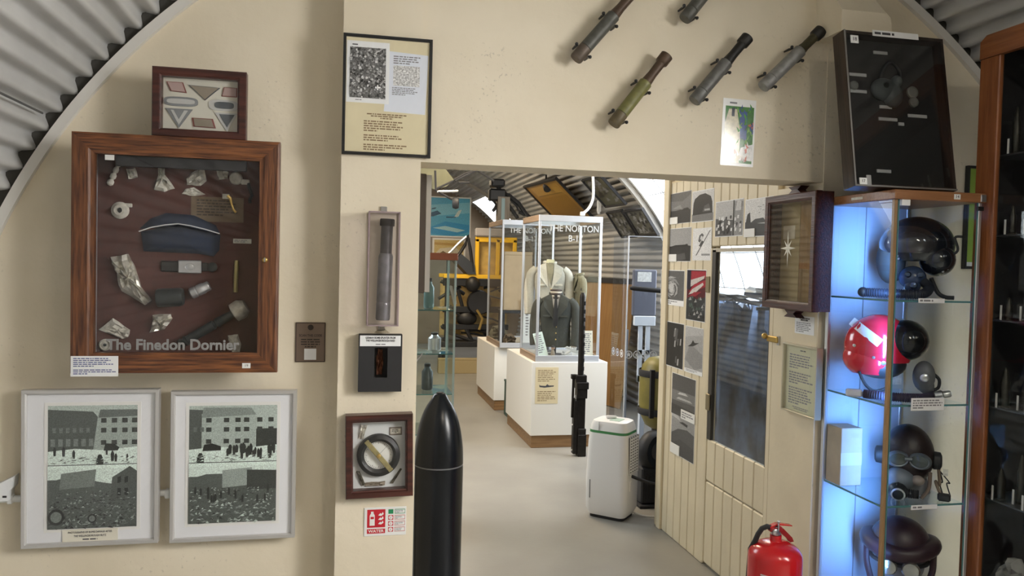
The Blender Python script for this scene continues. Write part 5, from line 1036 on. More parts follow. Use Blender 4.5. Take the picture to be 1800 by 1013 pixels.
# ================================================================== far room
# ---- the two bomber showcases on white pedestals
PEDW = mat('pedestal_white', (.80, .78, .72), .45); PLY = wood('plinth_ply', (.30, .17, .07), (.20, .105, .04), .6, 4)
def pedestal(label, x0, x1, y0, y1, zt, inset=.05):
    t = thing('pedestal', label, 'pedestal', ((x0+x1)/2, (y0+y1)/2, 0), group='white pedestals'); w, d = (x1-x0)/2, (y1-y0)/2
    panel('plinth', t, -w+.012, w-.07, -d+.012, d-.03, 0, .112, PLY, .003); panel('box', t, -w, w, -d, d, .112, zt, PEDW, .003); return t
def bomber_case(label, x0, x1, y0, y1, z0, z1, letters):
    t = thing('bomber_showcase', label, 'display case', ((x0+x1)/2, (y0+y1)/2, z0), group='bomber showcases'); w, d, h = (x1-x0)/2, (y1-y0)/2, z1-z0; p = .022
    FR = mat('case_alloy', (.60, .63, .68), .35, .5); SD = wood('case_rail_wood', (.34, .24, .16), (.26, .18, .12), .5, 4, 'y')
    for nm, z, hh in (('base_rail', 0, .055), ('top_rail', h-.055, .055)):
        panel(nm, t, -w, w, -d-.004, -d+p, z, z+hh, FR, .002); panel(nm, t, -w, w, d-p, d, z, z+hh, FR, .002)
        panel(nm, t, -w-.004, -w+p, -d+p, d-p, z, z+hh, SD, .002); panel(nm, t, w-p, w, -d+p, d-p, z, z+hh, SD, .002)
    for x in (-w, w-p):
        for y in (-d, d-p): panel('corner_post', t, x, x+p, y, y+p, .055, h-.055, FR, .002)
    panel('roof_panel', t, -w+p, w-p, -d+p, d-p, h-.03, h-.02, glass('roof_pane', (.9, .95, .95), 1.4)); panel('floor_panel', t, -w+p, w-p, -d+p, d-p, .02, .04, mat('case_floor', (.5, .5, .48), .5))
    G = glass('bomber_glass', (.96, .98, .98), 1.38)
    for q in ([(-w+p, -d+.006), (w-p, -d+.006)], [(-w+p, d-.006), (w-p, d-.006)], [(-w+.006, -d+p), (-w+.006, d-p)], [(w-.006, -d+p), (w-.006, d-p)]):
        (a0, b0), (a1, b1) = q; mb = MB(); mb.quad((a0, b0, .055), (a1, b1, .055), (a1, b1, h-.055), (a0, b0, h-.055)); obj('glass_pane', mb, G, t)
    LT = mat('case_letters', (.48, .50, .50), .6)
    for i, (s_, xx) in enumerate(letters): text(s_, .082, LT, t, (xx, -d+.004, h-.055-.062-.088*i), bold=.0008, sx=.88)
    return t
pX0 = 1.633
pedestal('white pedestal with a typed notice under the nearer bomber showcase', pX0, 2.337, 6.75, 7.85, .770)
pedestal('white pedestal under the farther bomber showcase behind the green crate', pX0, 2.30, 8.53, 9.70, .710)
bomber_case('nearer alloy framed glass showcase with white lettering and uniforms inside', 1.672, 2.262, 6.775, 7.43, .771, 2.082, (('THE NORTON', .03), ('B-17', .045)))
bomber_case('farther alloy framed glass showcase half hidden behind the uniform showcase', 1.672, 2.262, 8.44, 9.28, .711, 2.12, (('THE NORTON', .02), ('B-17', .03)))
cx, cz, W, H = rect(941, 646, 981, 710, 6.749); t = thing('typed_notice', 'yellowed typed notice with an aircraft drawing on the nearer pedestal', 'notice', (cx, 6.7495, cz)); panel('sheet', t, -W/2, W/2, -.0015, 0, 0, H, mat('aged_paper', (.72, .62, .40), .75))
lines(t, -W*.4, W*.4, H*.6, H*.94, -.002, 7, BR, seed=51, fill=.4); lines(t, -W*.4, W*.4, H*.06, H*.36, -.002, 6, BR, seed=52, fill=.4)
obj('aircraft_drawing', MB().prism([(-W*.32, H*.46), (-W*.1, H*.44), (W*.3, H*.47), (W*.32, H*.50), (W*.1, H*.50), (W*.02, H*.54), (-W*.05, H*.49), (-W*.28, H*.50), (-W*.33, H*.53)], -.0019, -.0015), INK, t)
mb = MB().box(-.09, .09, -.16, .16, 0, .36, .006); t = thing('green_crate', 'dark green wooden crate between the two white pedestals', 'crate', (1.80, 8.16, 0)); obj('body', mb, mat('crate_green', (.045, .085, .065), .6), t); panel('lid', t, -.095, .095, -.165, .165, .36, .385, MATS['crate_green'], .004); panel('batten', t, -.092, -.09, -.15, .15, .03, .07, MATS['crate_green'])
# ---- uniforms
def jacket(label, loc, rz, cloth, collar_c, sc_=1.0, tie=None, shirt=None, badge_c=None):
    t = thing('uniform_jacket', label, 'jacket', loc, rz=rz, group='uniform jackets'); t.scale = (sc_,)*3
    prof = [(-.02, .205, .10), (.12, .19, .095), (.28, .185, .095), (.42, .21, .105), (.52, .225, .10), (.58, .20, .085), (.625, .12, .07), (.65, .075, .06)]; n = 28; vs = []; fs = []
    for z, rx, ry in prof:
        for k in range(n):
            a = 2*math.pi*k/n; f = 1+.03*math.sin(5*a+z*9); vs.append((rx*math.cos(a)*f, ry*math.sin(a)*f, z))
    for i in range(len(prof)-1):
        for k in range(n): fs.append((i*n+k, i*n+(k+1) % n, (i+1)*n+(k+1) % n, (i+1)*n+k))
    fs += [tuple(range(n-1, -1, -1)), tuple((len(prof)-1)*n+k for k in range(n))]; obj('torso', MB().add(vs, fs), cloth, t, smooth=60)
    for s_ in (-1, 1):
        sl = obj('sleeve', smoothtube([(s_*.17, .0, .565), (s_*.235, -.005, .50), (s_*.262, -.015, .34), (s_*.265, -.045, .16), (s_*.255, -.075, .0)], .062, 12), cloth, t, smooth=60)
        if badge_c: obj('sleeve_badge', MB().lathe([(.025, 0), (.001, .003)], 12, Matrix.Translation((s_*.285, -.06, .42)) @ Matrix.Rotation(R_(90), 4, 'X'), cap=False), badge_c, sl)
        obj('lapel', MB().add([(s_*.055, -.075, .655), (s_*.15, -.082, .60), (s_*.15, -.112, .50), (s_*.02, -.125, .33), (s_*.045, -.10, .56)], [(0, 1, 2, 3, 4)]), collar_c, t)
        panel('pocket_flap', t, min(s_*.06, s_*.16), max(s_*.06, s_*.16), -.122, -.108, .36, .385, cloth, .003)
    obj('collar', MB().tube([(.075*math.cos(a), .062*math.sin(a), .66+.012*math.sin(a)) for a in [R_(-70+320*i/16) for i in range(17)]], .018, 8), collar_c, t, smooth=True)
    if shirt: obj('shirt_front', MB().add([(-.05, -.078, .65), (.05, -.078, .65), (.035, -.115, .52), (0, -.123, .38), (-.035, -.115, .52)], [(0, 1, 2, 3, 4)]), shirt, t)
    if tie: obj('tie', MB().prism([(-.022, .645), (.022, .645), (.014, .60), (.034, .28), (0, .22), (-.034, .28), (-.014, .60)], -.138, -.128), tie, t)
    for i in range(4): obj('button', MB().ball((.012, -.118, .32-.08*i), .009, seg=8, rings=6), BRASS, t)
    obj('stand', MB().lathe([(.09, -.10-.0), (.085, -.09), (.018, -.085), (.018, .0)], 16), mat('stand_grey', (.1, .1, .11), .5), t, smooth=True)
    return t
TUN = mat('tunic_stone', (.46, .44, .37), .9, noise=.12, nscale=40); OLD = mat('tunic_olive', (.055, .058, .05), .9, noise=.2, nscale=40); KH = mat('tunic_khaki', (.22, .20, .13), .9, noise=.2, nscale=40)
jacket('pale stone tunic behind the dark jacket in the nearer bomber showcase', (1.905, 7.25, .812+.36), R_(-10), TUN, TUN, .74, None, KH)
for o in COL.objects:
    if o.name == 'uniform_jacket': pass
jacket('dark jacket with striped scarf and tie in the nearer bomber showcase', (1.90, 6.98, .812+.09), R_(-16), OLD, OLD, .72, BLACKM, mat('shirt_grey', (.30, .28, .25), .8))
jacket('khaki jacket with a sleeve badge at the right of nearer bomber showcase', (2.188, 7.20, .812+.36), R_(-90), KH, KH, .58, None, None, mat('badge_navy', (.03, .03, .06), .8))
jk = [o for o in COL.objects if o.name.startswith('uniform_jacket')]
for o in jk:
    st = [c for c in o.children if c.name.startswith('stand')][0]; h = (o.location.z-.812)/o.scale[0]; bpy.data.objects.remove(st)
    obj('stand', MB().lathe([(.10, -h+.002), (.095, -h+.014), (.018, -h+.02), (.018, .0)], 16), MATS['stand_grey'], o, smooth=True)
d2 = jk[1]
for i, cc in enumerate(((.05, .035, .03), (.55, .48, .40), (.05, .035, .03), (.55, .48, .40), (.05, .035, .03))): obj('scarf_stripe', MB().tube([(.062*math.cos(a), -.02+.07*math.sin(a), .70-.024*i) for a in [2*math.pi*k/16 for k in range(16)]], .014, 8, closed=True), mat('stripe_%s' % ('dark', 'pale')[i % 2], cc, .8), d2, smooth=True)
obj('name_band', MB().box(-.05, .05, -.082, -.078, .655, .70, .001), mat('yellow_card', (.62, .58, .36), .7), jk[0])
# small exhibits of the showcase
t = thing('display_card', 'pale green card leaning at the left of the nearer bomber showcase', 'card', (1.765, 6.86, .8115), rot=(R_(-12), R_(-14), 0)); panel('card', t, -.045, .045, -.002, 0, 0, .22, mat('pale_mint', (.62, .72, .66), .6)); lines(t, -.035, .035, .03, .20, -.0024, 9, INKG, seed=61)
t = thing('display_card', 'framed white text sheet at the right of the nearer bomber showcase', 'card', (2.165, 6.83, .8115), rot=(R_(-7), 0, 0)); panel('sheet', t, -.055, .055, -.003, 0, 0, .235, mat('ivory', (.72, .70, .60), .6)); lines(t, -.045, .045, .02, .215, -.0034, 11, INKG, seed=62)
t = thing('model_aircraft', 'small white model bomber aircraft inside the nearer bomber showcase', 'model aircraft', (2.03, 6.85, .8115), rot=(R_(-35), R_(20), R_(35)))
MW = mat('model_white', (.80, .81, .80), .4)
obj('fuselage', MB().tube([(0, -.07, .055), (0, -.05, .056), (0, .03, .056), (0, .085, .058)], [.004, .011, .010, .004], 10), MW, t, smooth=True); panel('wing', t, -.10, .10, -.035, -.005, .052, .058, MW, .002); panel('tailplane', t, -.035, .035, .065, .082, .056, .060, MW, .001); obj('fin', MB().add([(-.002, .055, .06), (-.002, .085, .06), (-.002, .085, .095), (-.002, .072, .095), (.002, .055, .06), (.002, .085, .06), (.002, .085, .095), (.002, .072, .095)], [(0, 1, 2, 3), (7, 6, 5, 4), (0, 4, 5, 1), (1, 5, 6, 2), (2, 6, 7, 3), (3, 7, 4, 0)]), MW, t)
for x in (-.06, -.03, .03, .06): obj('engine', MB().tube([(x, -.045, .055), (x, -.02, .055)], .006, 8), MW, t)
obj('support', MB().tube([(0, 0, .004), (0, 0, .05)], .003, 6), STEEL, t)
t = thing('figurine', 'small figurine with a dark cap beside the mint card in showcase', 'figurine', (1.845, 6.84, .8115)); obj('body', MB().lathe([(.018, 0), (.020, .02), (.014, .055), (.008, .062)], 14), TAN, t, smooth=True); obj('head', MB().ball((0, 0, .078), .018), mat('figure_skin', (.42, .28, .2), .6), t, smooth=True); obj('cap', MB().ball((0, 0, .084), .019, .019, .016, t1=90), RUB, t, smooth=True)
# exhibits of the farther showcase
t = thing('wooden_chest', 'pale wooden box standing inside the farther bomber showcase', 'box', (1.90, 8.72, 1.115)); panel('body', t, -.16, .16, -.10, .10, 0, .62, mat('box_tan', (.44, .34, .22), .7, noise=.1, nscale=8), .004); panel('lid', t, -.162, .162, -.102, .102, .62, .66, MATS['box_tan'], .004)
t2 = thing('display_stand', 'dark display stand carrying the pale wooden box in farther showcase', 'stand', (1.90, 8.72, .7515)); panel('top', t2, -.18, .18, -.14, .14, .33, .363, RUB, .003)
for x in (-.16, .16):
    for y in (-.12, .12): panel('leg', t2, x-.012, x+.012, y-.012, y+.012, 0, .33, RUB)
t = thing('white_booklet', 'upright white booklet with vertical lettering in the farther showcase', 'booklet', (2.0, 8.53, .7515), rot=(R_(-4), 0, 0)); panel('cover', t, -.05, .05, -.004, 0, 0, .5, PAPER); lines(t, -.02, .02, .08, .46, -.0045, 12, INKG, seed=71)
for i, (x, y, s_, lab) in enumerate(((1.78, 9.12, .16, 'folded olive fabric bundle at the back left of the farther showcase'), (1.80, 8.56, .11, 'crumpled brown cloth low at the front left of the farther showcase'))): tag(obj('cloth_bundle', crumple([(x-s_*.6, .752), (x+s_*.6, .752), (x+s_*.65, .752+s_*.5), (x+s_*.2, .752+s_), (x-s_*.4, .752+s_*.9), (x-s_*.65, .752+s_*.4)], y, .12, 80+i), (KH, mat('brown_cloth', (.14, .10, .06), .9))[i], smooth=60), lab, 'cloth')
# ---- machine gun standing on its butt
t = thing('machine_gun', 'long black machine gun standing upright in front of the pedestal', 'gun', (1.985, 6.45, 0)); GM = mat('gun_metal', (.022, .019, .016), .45, .5, noise=.35, nscale=30); s = 1.0
panel('receiver', t, -.052, .05, -.03, .03, .02, .50, GM, .004); panel('back_plate', t, -.012, .062, -.045, .035, 0, .19, GM, .004); panel('side_plate', t, -.055, -.02, -.034, -.028, .10, .48, GM, .003)
panel('feed_cover', t, -.01, .058, -.042, .032, .16, .24, GM, .004); panel('feed_block', t, -.03, .062, -.04, .036, .50, .58, GM, .004); panel('feed_tray', t, -.035, .072, -.045, .04, .58, .64, GM, .004); panel('trunnion_block', t, -.042, .055, -.036, .036, .64, .70, GM, .004); panel('front_sight', t, -.075, -.03, -.02, .02, .665, .705, GM, .003)
obj('cocking_tube', MB().tube([(-.062, -.01, .335), (-.058, -.01, .665)], .011, 8), GM, t, smooth=True); obj('buffer_tube', MB().tube([(-.040, -.022, .335), (-.036, -.022, .53)], .009, 8), STEEL, t, smooth=True)
obj('barrel_jacket', MB().lathe([(.024, .70), (.026, .71), (.026, 1.37), (.022, 1.39), (.016, 1.40), (.016, 1.408)], 16, Matrix.Translation((.008, 0, 0))), GM, t, smooth=True)
for i in range(9): obj('cooling_slot', MB().box(.018, .030, -.029, -.012, .74+.07*i, .775+.07*i, .002), BLACK, t)
for z in (.05, .27, .42): obj('rivet', MB().ball((-.056, -.01, z), .008, seg=8, rings=6), STEEL, t)
# ---- dehumidifier
t = thing('dehumidifier', 'white portable dehumidifier with a green band at the end of the partition', 'dehumidifier', (1.742, 4.88, 0), rz=R_(-42)); DW = mat('appliance_white', (.80, .79, .77), .35)
def rr_(w, d, r, n=5):
    pts = []
    for cx_, cy_, a0 in ((w-r, d-r, 0), (-w+r, d-r, 90), (-w+r, -d+r, 180), (w-r, -d+r, 270)):
        for i in range(n+1): a = R_(a0+90*i/n); pts.append((cx_+r*math.cos(a), cy_+r*math.sin(a)))
    return pts
def loft(secs, material, name, parent):
    vs = []; fs = []; n = None
    for (w, d, r, z, ox) in secs:
        q = rr_(w, d, r); n = len(q); vs += [(x+ox, y, z) for x, y in q]
    for i in range(len(secs)-1):
        for k in range(n): fs.append((i*n+k, i*n+(k+1) % n, (i+1)*n+(k+1) % n, (i+1)*n+k))
    fs += [tuple(range(n-1, -1, -1)), tuple((len(secs)-1)*n+k for k in range(n))]; return obj(name, MB().add(vs, fs), material, parent, smooth=True)
loft([(.118, .098, .03, 0, 0), (.118, .098, .03, .025, 0)], BLACKM, 'base', t)
loft([(.128, .108, .04, .022, 0), (.145, .122, .045, .06, 0), (.148, .125, .05, .25, 0), (.140, .118, .05, .50, 0), (.134, .113, .05, .560, 0)], DW, 'body', t)
loft([(.1345, .1135, .05, .558, 0), (.1335, .1125, .05, .574, 0)], mat('green_band', (.05, .22, .07), .4), 'green_band', t)
loft([(.132, .111, .05, .574, 0), (.128, .107, .05, .605, 0), (.118, .098, .05, .632, 0), (.10, .08, .045, .640, 0)], DW, 'top_cover', t)
panel('control_panel', t, .0, .07, -.07, .02, .640, .643, mat('panel_green', (.42, .55, .45), .4)); obj('carry_handle', MB().box(-.05, .02, -.015, .005, .642, .662, .006, Matrix.Rotation(R_(25), 4, 'Z')), DW, t)
obj('cover_seam', MB().box(-.055, -.0535, -.113, -.108, .576, .63), mat('cover_seam_grey', (.25, .25, .25), .7), t)  # thin grey line along the joint of the cover
panel('level_window', t, -.105, -.098, -.1255, -.120, .13, .25, mat('window_grey', (.20, .20, .20), .4)); 
gb = panel('grille_back', t, .144, .1495, -.075, .075, .30, .545, mat('grille_dark', (.12, .115, .11), .7))
for i in range(13): panel('grille_slat', t, .1475, .1525, -.075, .075, .303+.0185*i, .312+.0185*i, DW)
for i in range(5): panel('grille_bar', t, .1478, .153, -.075+.036*i, -.069+.036*i, .30, .545, DW)
obj('drain_hose', smoothtube([(.145, -.02, .285), (.20, -.01, .27), (.28, .03, .245), (.36, .06, .24)], .011), BLACKM, t, smooth=True); panel('drain_bracket', t, .140, .152, -.06, -.03, .19, .26, DW, .004)
obj('power_lead', smoothtube([(.12, .06, .03), (.2, .09, .006), (.32, .14, .006)], .005, 6), mat('lead_white', (.7, .7, .68), .5), t, smooth=True)
# ---- star screen
t = thing('acrylic_screen', 'tall clear acrylic screen with a row of white star roundels', 'screen', (2.145, 5.78, 0)); AX = glass('screen_acrylic', (.80, .86, .96), 1.5)
x0, x1 = -.09, .36
for q, z0 in (([(x0+.075, .30), (x0+.09, 0)], .02), ([(x0+.09, 0), (x1, 0)], .02)):
    (a0, b0), (a1, b1) = q; mb = MB(); mb.quad((a0, b0, z0), (a1, b1, z0), (a1, b1, 1.88), (a0, b0, 1.88)); obj('pane', mb, AX, t)
obj('corner_edge', MB().tube([(x0+.09, 0, .0), (x0+.09, 0, 1.88)], .006, 6), mat('acrylic_edge_pale', (.62, .66, .72), .3), t); obj('tube_leg', MB().tube([(x0+.105, .012, 0), (x0+.105, .012, 1.15)], .009, 8), STEEL, t, smooth=True)
panel('top_edge', t, x0+.09, x1, -.003, .003, 1.875, 1.882, MATS['acrylic_edge_pale']); panel('foot_rail', t, x0+.09, x1, -.03, .03, 0, .03, STEEL, .003)
SW = mat('roundel_white', (.78, .80, .84), .5)
for i in range(7):
    f = i*.062; onside = i < 3
    bx_ = (x0+.078+.004*i, .25-.085*i) if onside else (x0+.115+.068*(i-3), -.002)
    rd = obj('roundel', MB().lathe([(.031, 0), (.024, 0)], 20, Matrix.Translation((bx_[0], bx_[1]-.002, .955)) @ (Matrix.Rotation(R_(-87), 4, 'Z') if onside else Matrix.Identity(4)) @ Matrix.Rotation(R_(90), 4, 'X'), cap=False), SW, t)
    Ms = Matrix.Translation((bx_[0], bx_[1]-.002, .955)) @ (Matrix.Rotation(R_(-87), 4, 'Z') if onside else Matrix.Identity(4))
    vs = [Ms @ Vector((.022*(1 if k % 2 == 0 else .42)*math.sin(math.pi*k/5), 0, .022*(1 if k % 2 == 0 else .42)*math.cos(math.pi*k/5))) for k in range(10)]+[Ms @ Vector((0, 0, 0))]
    obj('star', MB().add(vs, [(k, (k+1) % 10, 10) for k in range(10)]), SW, rd)
obj('grab_bar', MB().tube([(x0+.10, -.03, 1.475), (x0+.13, -.035, 1.475), (x0+.40, -.035, 1.455)], [.013, .02, .02], 10), BLACKM, t, smooth=True)
# exhibit behind the screen
t = thing('white_bracket', 'white slotted metal bracket standing behind the star screen', 'bracket', (2.40, 6.05, 0)); 
panel('upright', t, -.05, -.015, -.01, .01, .70, 1.22, MW, .002); panel('upright', t, .015, .05, -.01, .01, .70, 1.22, MW, .002); panel('head', t, -.09, .09, -.02, .02, 1.16, 1.24, MW, .004); panel('cross_bar', t, -.05, .05, -.01, .01, .70, .75, MW); panel('cross_bar', t, -.05, .05, -.01, .01, .92, .96, MW); panel('seat_pack', t, -.10, .10, .0, .05, 1.24, 1.62, mat('pack_grey', (.13, .13, .15), .7), .01); panel('pack_label', t, -.07, .05, -.003, 0, 1.52, 1.60, PALE); panel('base_post', t, -.02, .02, -.01, .03, 0, .72, MW)
# ---- olive drop tank
t = thing('drop_tank', 'olive yellow cylinder tank with black straps behind the partition corner', 'tank', (2.285, 5.42, 0)); OT = mat('tank_olive', (.20, .17, .035), .45, noise=.25, nscale=10)
obj('shell', MB().lathe([(.05, .45), (.10, .48), (.135, .55), (.15, .63), (.15, .83), (.13, .92), (.09, .97), (.03, .985)], 28), OT, t, smooth=True)
for z in (.56, .84): obj('strap', MB().lathe([(.152, z), (.156, z+.005), (.156, z+.045), (.152, z+.05)], 28, cap=False), BLACKM, t, smooth=True)
obj('side_strap', MB().box(-.12, -.09, -.125, -.10, .55, .90), BLACKM, t); obj('stand', MB().lathe([(.12, 0), (.12, .02), (.05, .05), (.05, .46)], 16), BLACKM, t, smooth=True)
# ---- wheel unit behind the dehumidifier
t = thing('wheel_unit', 'black rubber wheel and housing on the floor behind the dehumidifier', 'wheel', (2.10, 5.06, 0)); Mw = Matrix.Translation((0, 0, .38)) @ Matrix.Rotation(R_(90), 4, 'X') @ Matrix.Rotation(R_(25), 4, 'Y')
obj('tyre', MB().lathe([(.06, -.04), (.11, -.05), (.13, -.03), (.135, 0), (.13, .03), (.11, .05), (.06, .04)], 28, Mw), RUB, t, smooth=True); obj('hub', MB().lathe([(.06, -.045), (.03, -.055), (.001, -.055)], 20, Mw, cap=False), mat('hub_grey', (.10, .10, .11), .4, .6), t, smooth=True)
obj('hub_cap', MB().lathe([(.06, .042), (.03, .06), (.001, .06)], 20, Mw), MATS['hub_grey'], t, smooth=True); panel('housing', t, -.10, .16, -.06, .12, .02, .27, RUB, .01); panel('skid', t, -.12, .18, -.09, .14, 0, .02, BLACKM, .003)
for i in range(6): panel('vent_rib', t, -.08+.035*i, -.066+.035*i, -.066, -.06, .06, .22, BLACKM)
# ---- wreckage seen through the glazed door
WRK = mat('wreck_alloy', (.13, .19, .32), .32, .75, noise=.5, nscale=6, col2=(.02, .024, .032))
def heap(x0, x1, y0, y1, hmax, seed, n=26):
    rnd = random.Random(seed); vs = []; fs = []
    for j in range(n+1):
        for i in range(n+1):
            u_, v_ = i/n, j/n; e_ = min(1, 7*min(u_, 1-u_))*min(1, 7*min(v_, 1-v_)); vs.append((x0+(x1-x0)*u_+rnd.uniform(-.02, .02), y0+(y1-y0)*v_+rnd.uniform(-.02, .02), .0+hmax*e_*(.88+.12*math.sin(u_*7+seed)*math.cos(v_*6))+rnd.uniform(-.06, .06)*e_))
    for j in range(n):
        for i in range(n): fs.append((j*(n+1)+i, j*(n+1)+i+1, (j+1)*(n+1)+i+1, (j+1)*(n+1)+i))
    return MB().add(vs, fs)
t = thing('aircraft_wreckage', 'heap of crumpled blue grey aircraft wreckage behind the glazed partition door', 'wreckage', (2.9, 4.8, 0)); obj('crushed_skin', heap(-.36, .36, -1.2, 1.2, 1.52, 5, 40), WRK, t, smooth=30)
for i in range(5):
    r0 = random.Random(i+90); a = Vector((r0.uniform(-.3, .2), r0.uniform(-.9, .6), r0.uniform(1.15, 1.4))); b_ = a+Vector((r0.uniform(-.3, .3), r0.uniform(-.2, .2), r0.uniform(-.1, .12)))
    obj('bent_spar', MB().tube([a, (a+b_)/2+Vector((0, 0, .05)), b_], .012, 6), (DARKM, WRK)[i % 2], t, smooth=True)
for i, (x, y, z, k) in enumerate(((-.15, -.65, 1.42, 1.0), (.0, .0, 1.44, 1.3), (-.1, .55, 1.42, 1.1))):
    o = obj('highlight_panel', crumple([(-.22*k, -.02), (.18*k, .0), (.24*k, .06), (.05*k, .09), (-.2*k, .05)], 0, .07, 120+i), ALU, t, smooth=25); o.location = (x, y, z); o.rotation_euler = (R_(-35+30*i), R_(8), R_(-80+25*i))  # pale alloy sheets added as bright highlights on the heap
# ---- glass tower and edge-on frame at the left of the opening
t = thing('corner_showcase', 'slim glass showcase with reddish wooden top beyond the doorway pillar', 'display case', (.40, 4.62, 0)); w, d, zt = .245, .36, 1.655
panel('wooden_top', t, -.01, w+.006, -.012, d+.01, zt, zt+.042, mat('red_wood', (.30, .09, .04), .45), .003); panel('base', t, 0, w, 0, d, 0, .32, mat('base_grey', (.30, .31, .31), .5))
for x in (0, w-.012):
    for y in (0, d-.012): panel('corner_post', t, x, x+.012, y, y+.012, .32, zt, mat('post_green', (.40, .50, .49), .3, .3), .002)
TG = glass('tower_glass', (.90, .96, .95), 1.45)
for q in ([(.012, .003), (w-.012, .003)], [(.012, d-.003), (w-.012, d-.003)], [(w-.003, .012), (w-.003, d-.012)], [(.003, .012), (.003, d-.012)]):
    (a0, b0), (a1, b1) = q; mb = MB(); mb.quad((a0, b0, .32), (a1, b1, .32), (a1, b1, zt), (a0, b0, zt)); obj('glass_pane', mb, TG, t)
for z in (.62, .86, 1.10, 1.36): sh = panel('glass_shelf', t, .006, w-.006, .006, d-.006, z-.006, z, MATS['shelf_glass']); panel('shelf_edge', sh, .006, w-.006, .003, .006, z-.006, z, EDG)
for i, (z, x, h, r, mt, lab) in enumerate(((.32, .08, .20, .04, ALU, 'silver canister at the bottom of the slim glass showcase'), (.62, .15, .13, .03, PALE, 'pale jar on the lowest shelf of the slim glass showcase'), (.86, .10, .16, .035, DARKM, 'dark flask on the second shelf of the slim glass showcase'), (1.10, .14, .11, .04, STEEL, 'steel cup on the third shelf of the slim glass showcase'), (1.36, .10, .18, .032, mat('jar_teal', (.10, .18, .18), .3), 'teal bottle on the top shelf of the slim glass showcase'))):
    q = thing('small_vessel', lab, 'vessel', (.40+x, 4.62+.16, z+.0005), group='vessels in the slim showcase'); obj('body', MB().lathe([(r*.8, 0), (r, .008), (r, h*.7), (r*.6, h*.82), (r*.5, h*.9)], 18), mt, q, smooth=True); obj('cap', MB().lathe([(r*.55, h*.9), (r*.55, h), (r*.4, h+.004)], 16), BLACKM, q, smooth=True)
t = thing('small_bottle', 'dark red bottle standing on the slim glass showcase top', 'bottle', (.44, 4.70, zt+.0425)); obj('body', MB().lathe([(.022, 0), (.024, .006), (.024, .09), (.010, .115), (.010, .14)], 16), mat('bottle_red', (.13, .02, .02), .3), t, smooth=True); obj('stopper', MB().lathe([(.012, .14), (.012, .158), (.008, .16)], 12), BLACKM, t, smooth=True)
z0, z1 = P(744, 515, 1, 3.22).z, P(744, 307, 1, 3.22).z
t = thing('side_frame', 'picture frame seen edge-on just inside the doorway pillar', 'picture frame', (.283, 3.185, z0)); panel('frame', t, .0, .030, 0, .34, 0, z1-z0, mat('edge_brown', (.05, .035, .025), .5), .002); panel('glass_edge', t, .030, .052, 0, .34, .004, z1-z0-.004, mat('edge_silver', (.40, .38, .35), .4, .4), .002)
t = thing('corner_bracket_shelf', 'triangular glass shelf on a bracket low beside the doorway pillar', 'shelf', (.282, 3.45, P(745, 622, 1, 3.45).z)); obj('shelf', MB().add([(0, 0, 0), (.10, .02, 0), (.0, .25, 0), (0, 0, .008), (.10, .02, .008), (0, .25, .008)], [(0, 2, 1), (3, 4, 5), (0, 1, 4, 3), (1, 2, 5, 4), (2, 0, 3, 5)]), mat('shelf_aqua', (.22, .30, .28), .15), t); obj('bracket', MB().tube([(.004, .05, -.002), (.06, .04, -.002), (.004, .05, -.08)], .004, 6), STEEL, t)
# ---- yellow and black machine at the far end
t = thing('aero_engine_stand', 'yellow framed black engine stand with wheels at the far end', 'machine', (1.9, 12.0, 0)); YE = mat('yellow_paint', (.85, .50, .02), .45); SB = mat('satin_black', (.012, .012, .013), .5)
K = lambda x, y, Y=12.0: (lambda c: Vector((c.x-1.9, Y-12.0, c.z)))(P(x, y, 1, Y))
def bar(name, pts, r, m_, Y=12.0): return obj(name, MB().tube([K(x, y, Y) for x, y in pts], r, 8), m_, t, smooth=True)
panel('deck_rail', t, -.46, .55, -.30, -.24, 1.395, 1.455, YE, .006); panel('deck_rail', t, -.46, .55, .30, .36, 1.395, 1.455, YE, .006)
for x in (.04, .36, .62): panel('frame_post', t, x-.03, x+.03, -.30, -.25, 1.45, 2.0, YE, .008)
panel('frame_top', t, .01, .65, -.30, -.25, 1.95, 2.03, YE, .008); panel('frame_panel', t, .07, .60, -.2, -.19, 1.45, 1.95, mat('panel_ochre', (.62, .42, .12), .6, noise=.25, nscale=10)); panel('cushion', t, .0, .45, -.34, -.22, 2.03, 2.16, mat('cushion_grey', (.38, .36, .36), .6), .02)
obj('cowl', MB().add([(-.36, -.32, 1.72), (-.10, -.32, 1.46), (.02, -.32, 1.46), (.0, -.32, 1.60), (-.20, -.32, 1.76), (-.36, .1, 1.72), (-.10, .1, 1.46), (.02, .1, 1.46), (.0, .1, 1.60), (-.20, .1, 1.76)], [(0, 1, 2, 3, 4), (9, 8, 7, 6, 5), (0, 5, 6, 1), (1, 6, 7, 2), (2, 7, 8, 3), (3, 8, 9, 4), (4, 9, 5, 0)]), mat('cowl_slate', (.035, .04, .048), .4), t)
bar('windscreen_frame', [(804, 452), (818, 430), (822, 414), (827, 440), (832, 478)], .025, SB, 11.7); bar('windscreen_frame', [(785, 450), (806, 428), (820, 416)], .02, ALU, 11.7); obj('windscreen', MB().add([K(785, 452, 11.7), K(806, 449, 11.7), K(821, 416, 11.7)], [(0, 1, 2)]), glass('screen_clear', (.8, .82, .84), 1.4), t)
panel('under_beam', t, -.46, .55, -.28, -.2, 1.28, 1.39, SB, .006); panel('mid_beam', t, -.46, .55, -.28, -.2, .88, .97, SB, .006); panel('low_beam', t, -.46, .55, -.28, -.2, .62, .70, SB, .006); panel('skid', t, -.5, .6, -.32, .4, .36, .44, SB, .006)
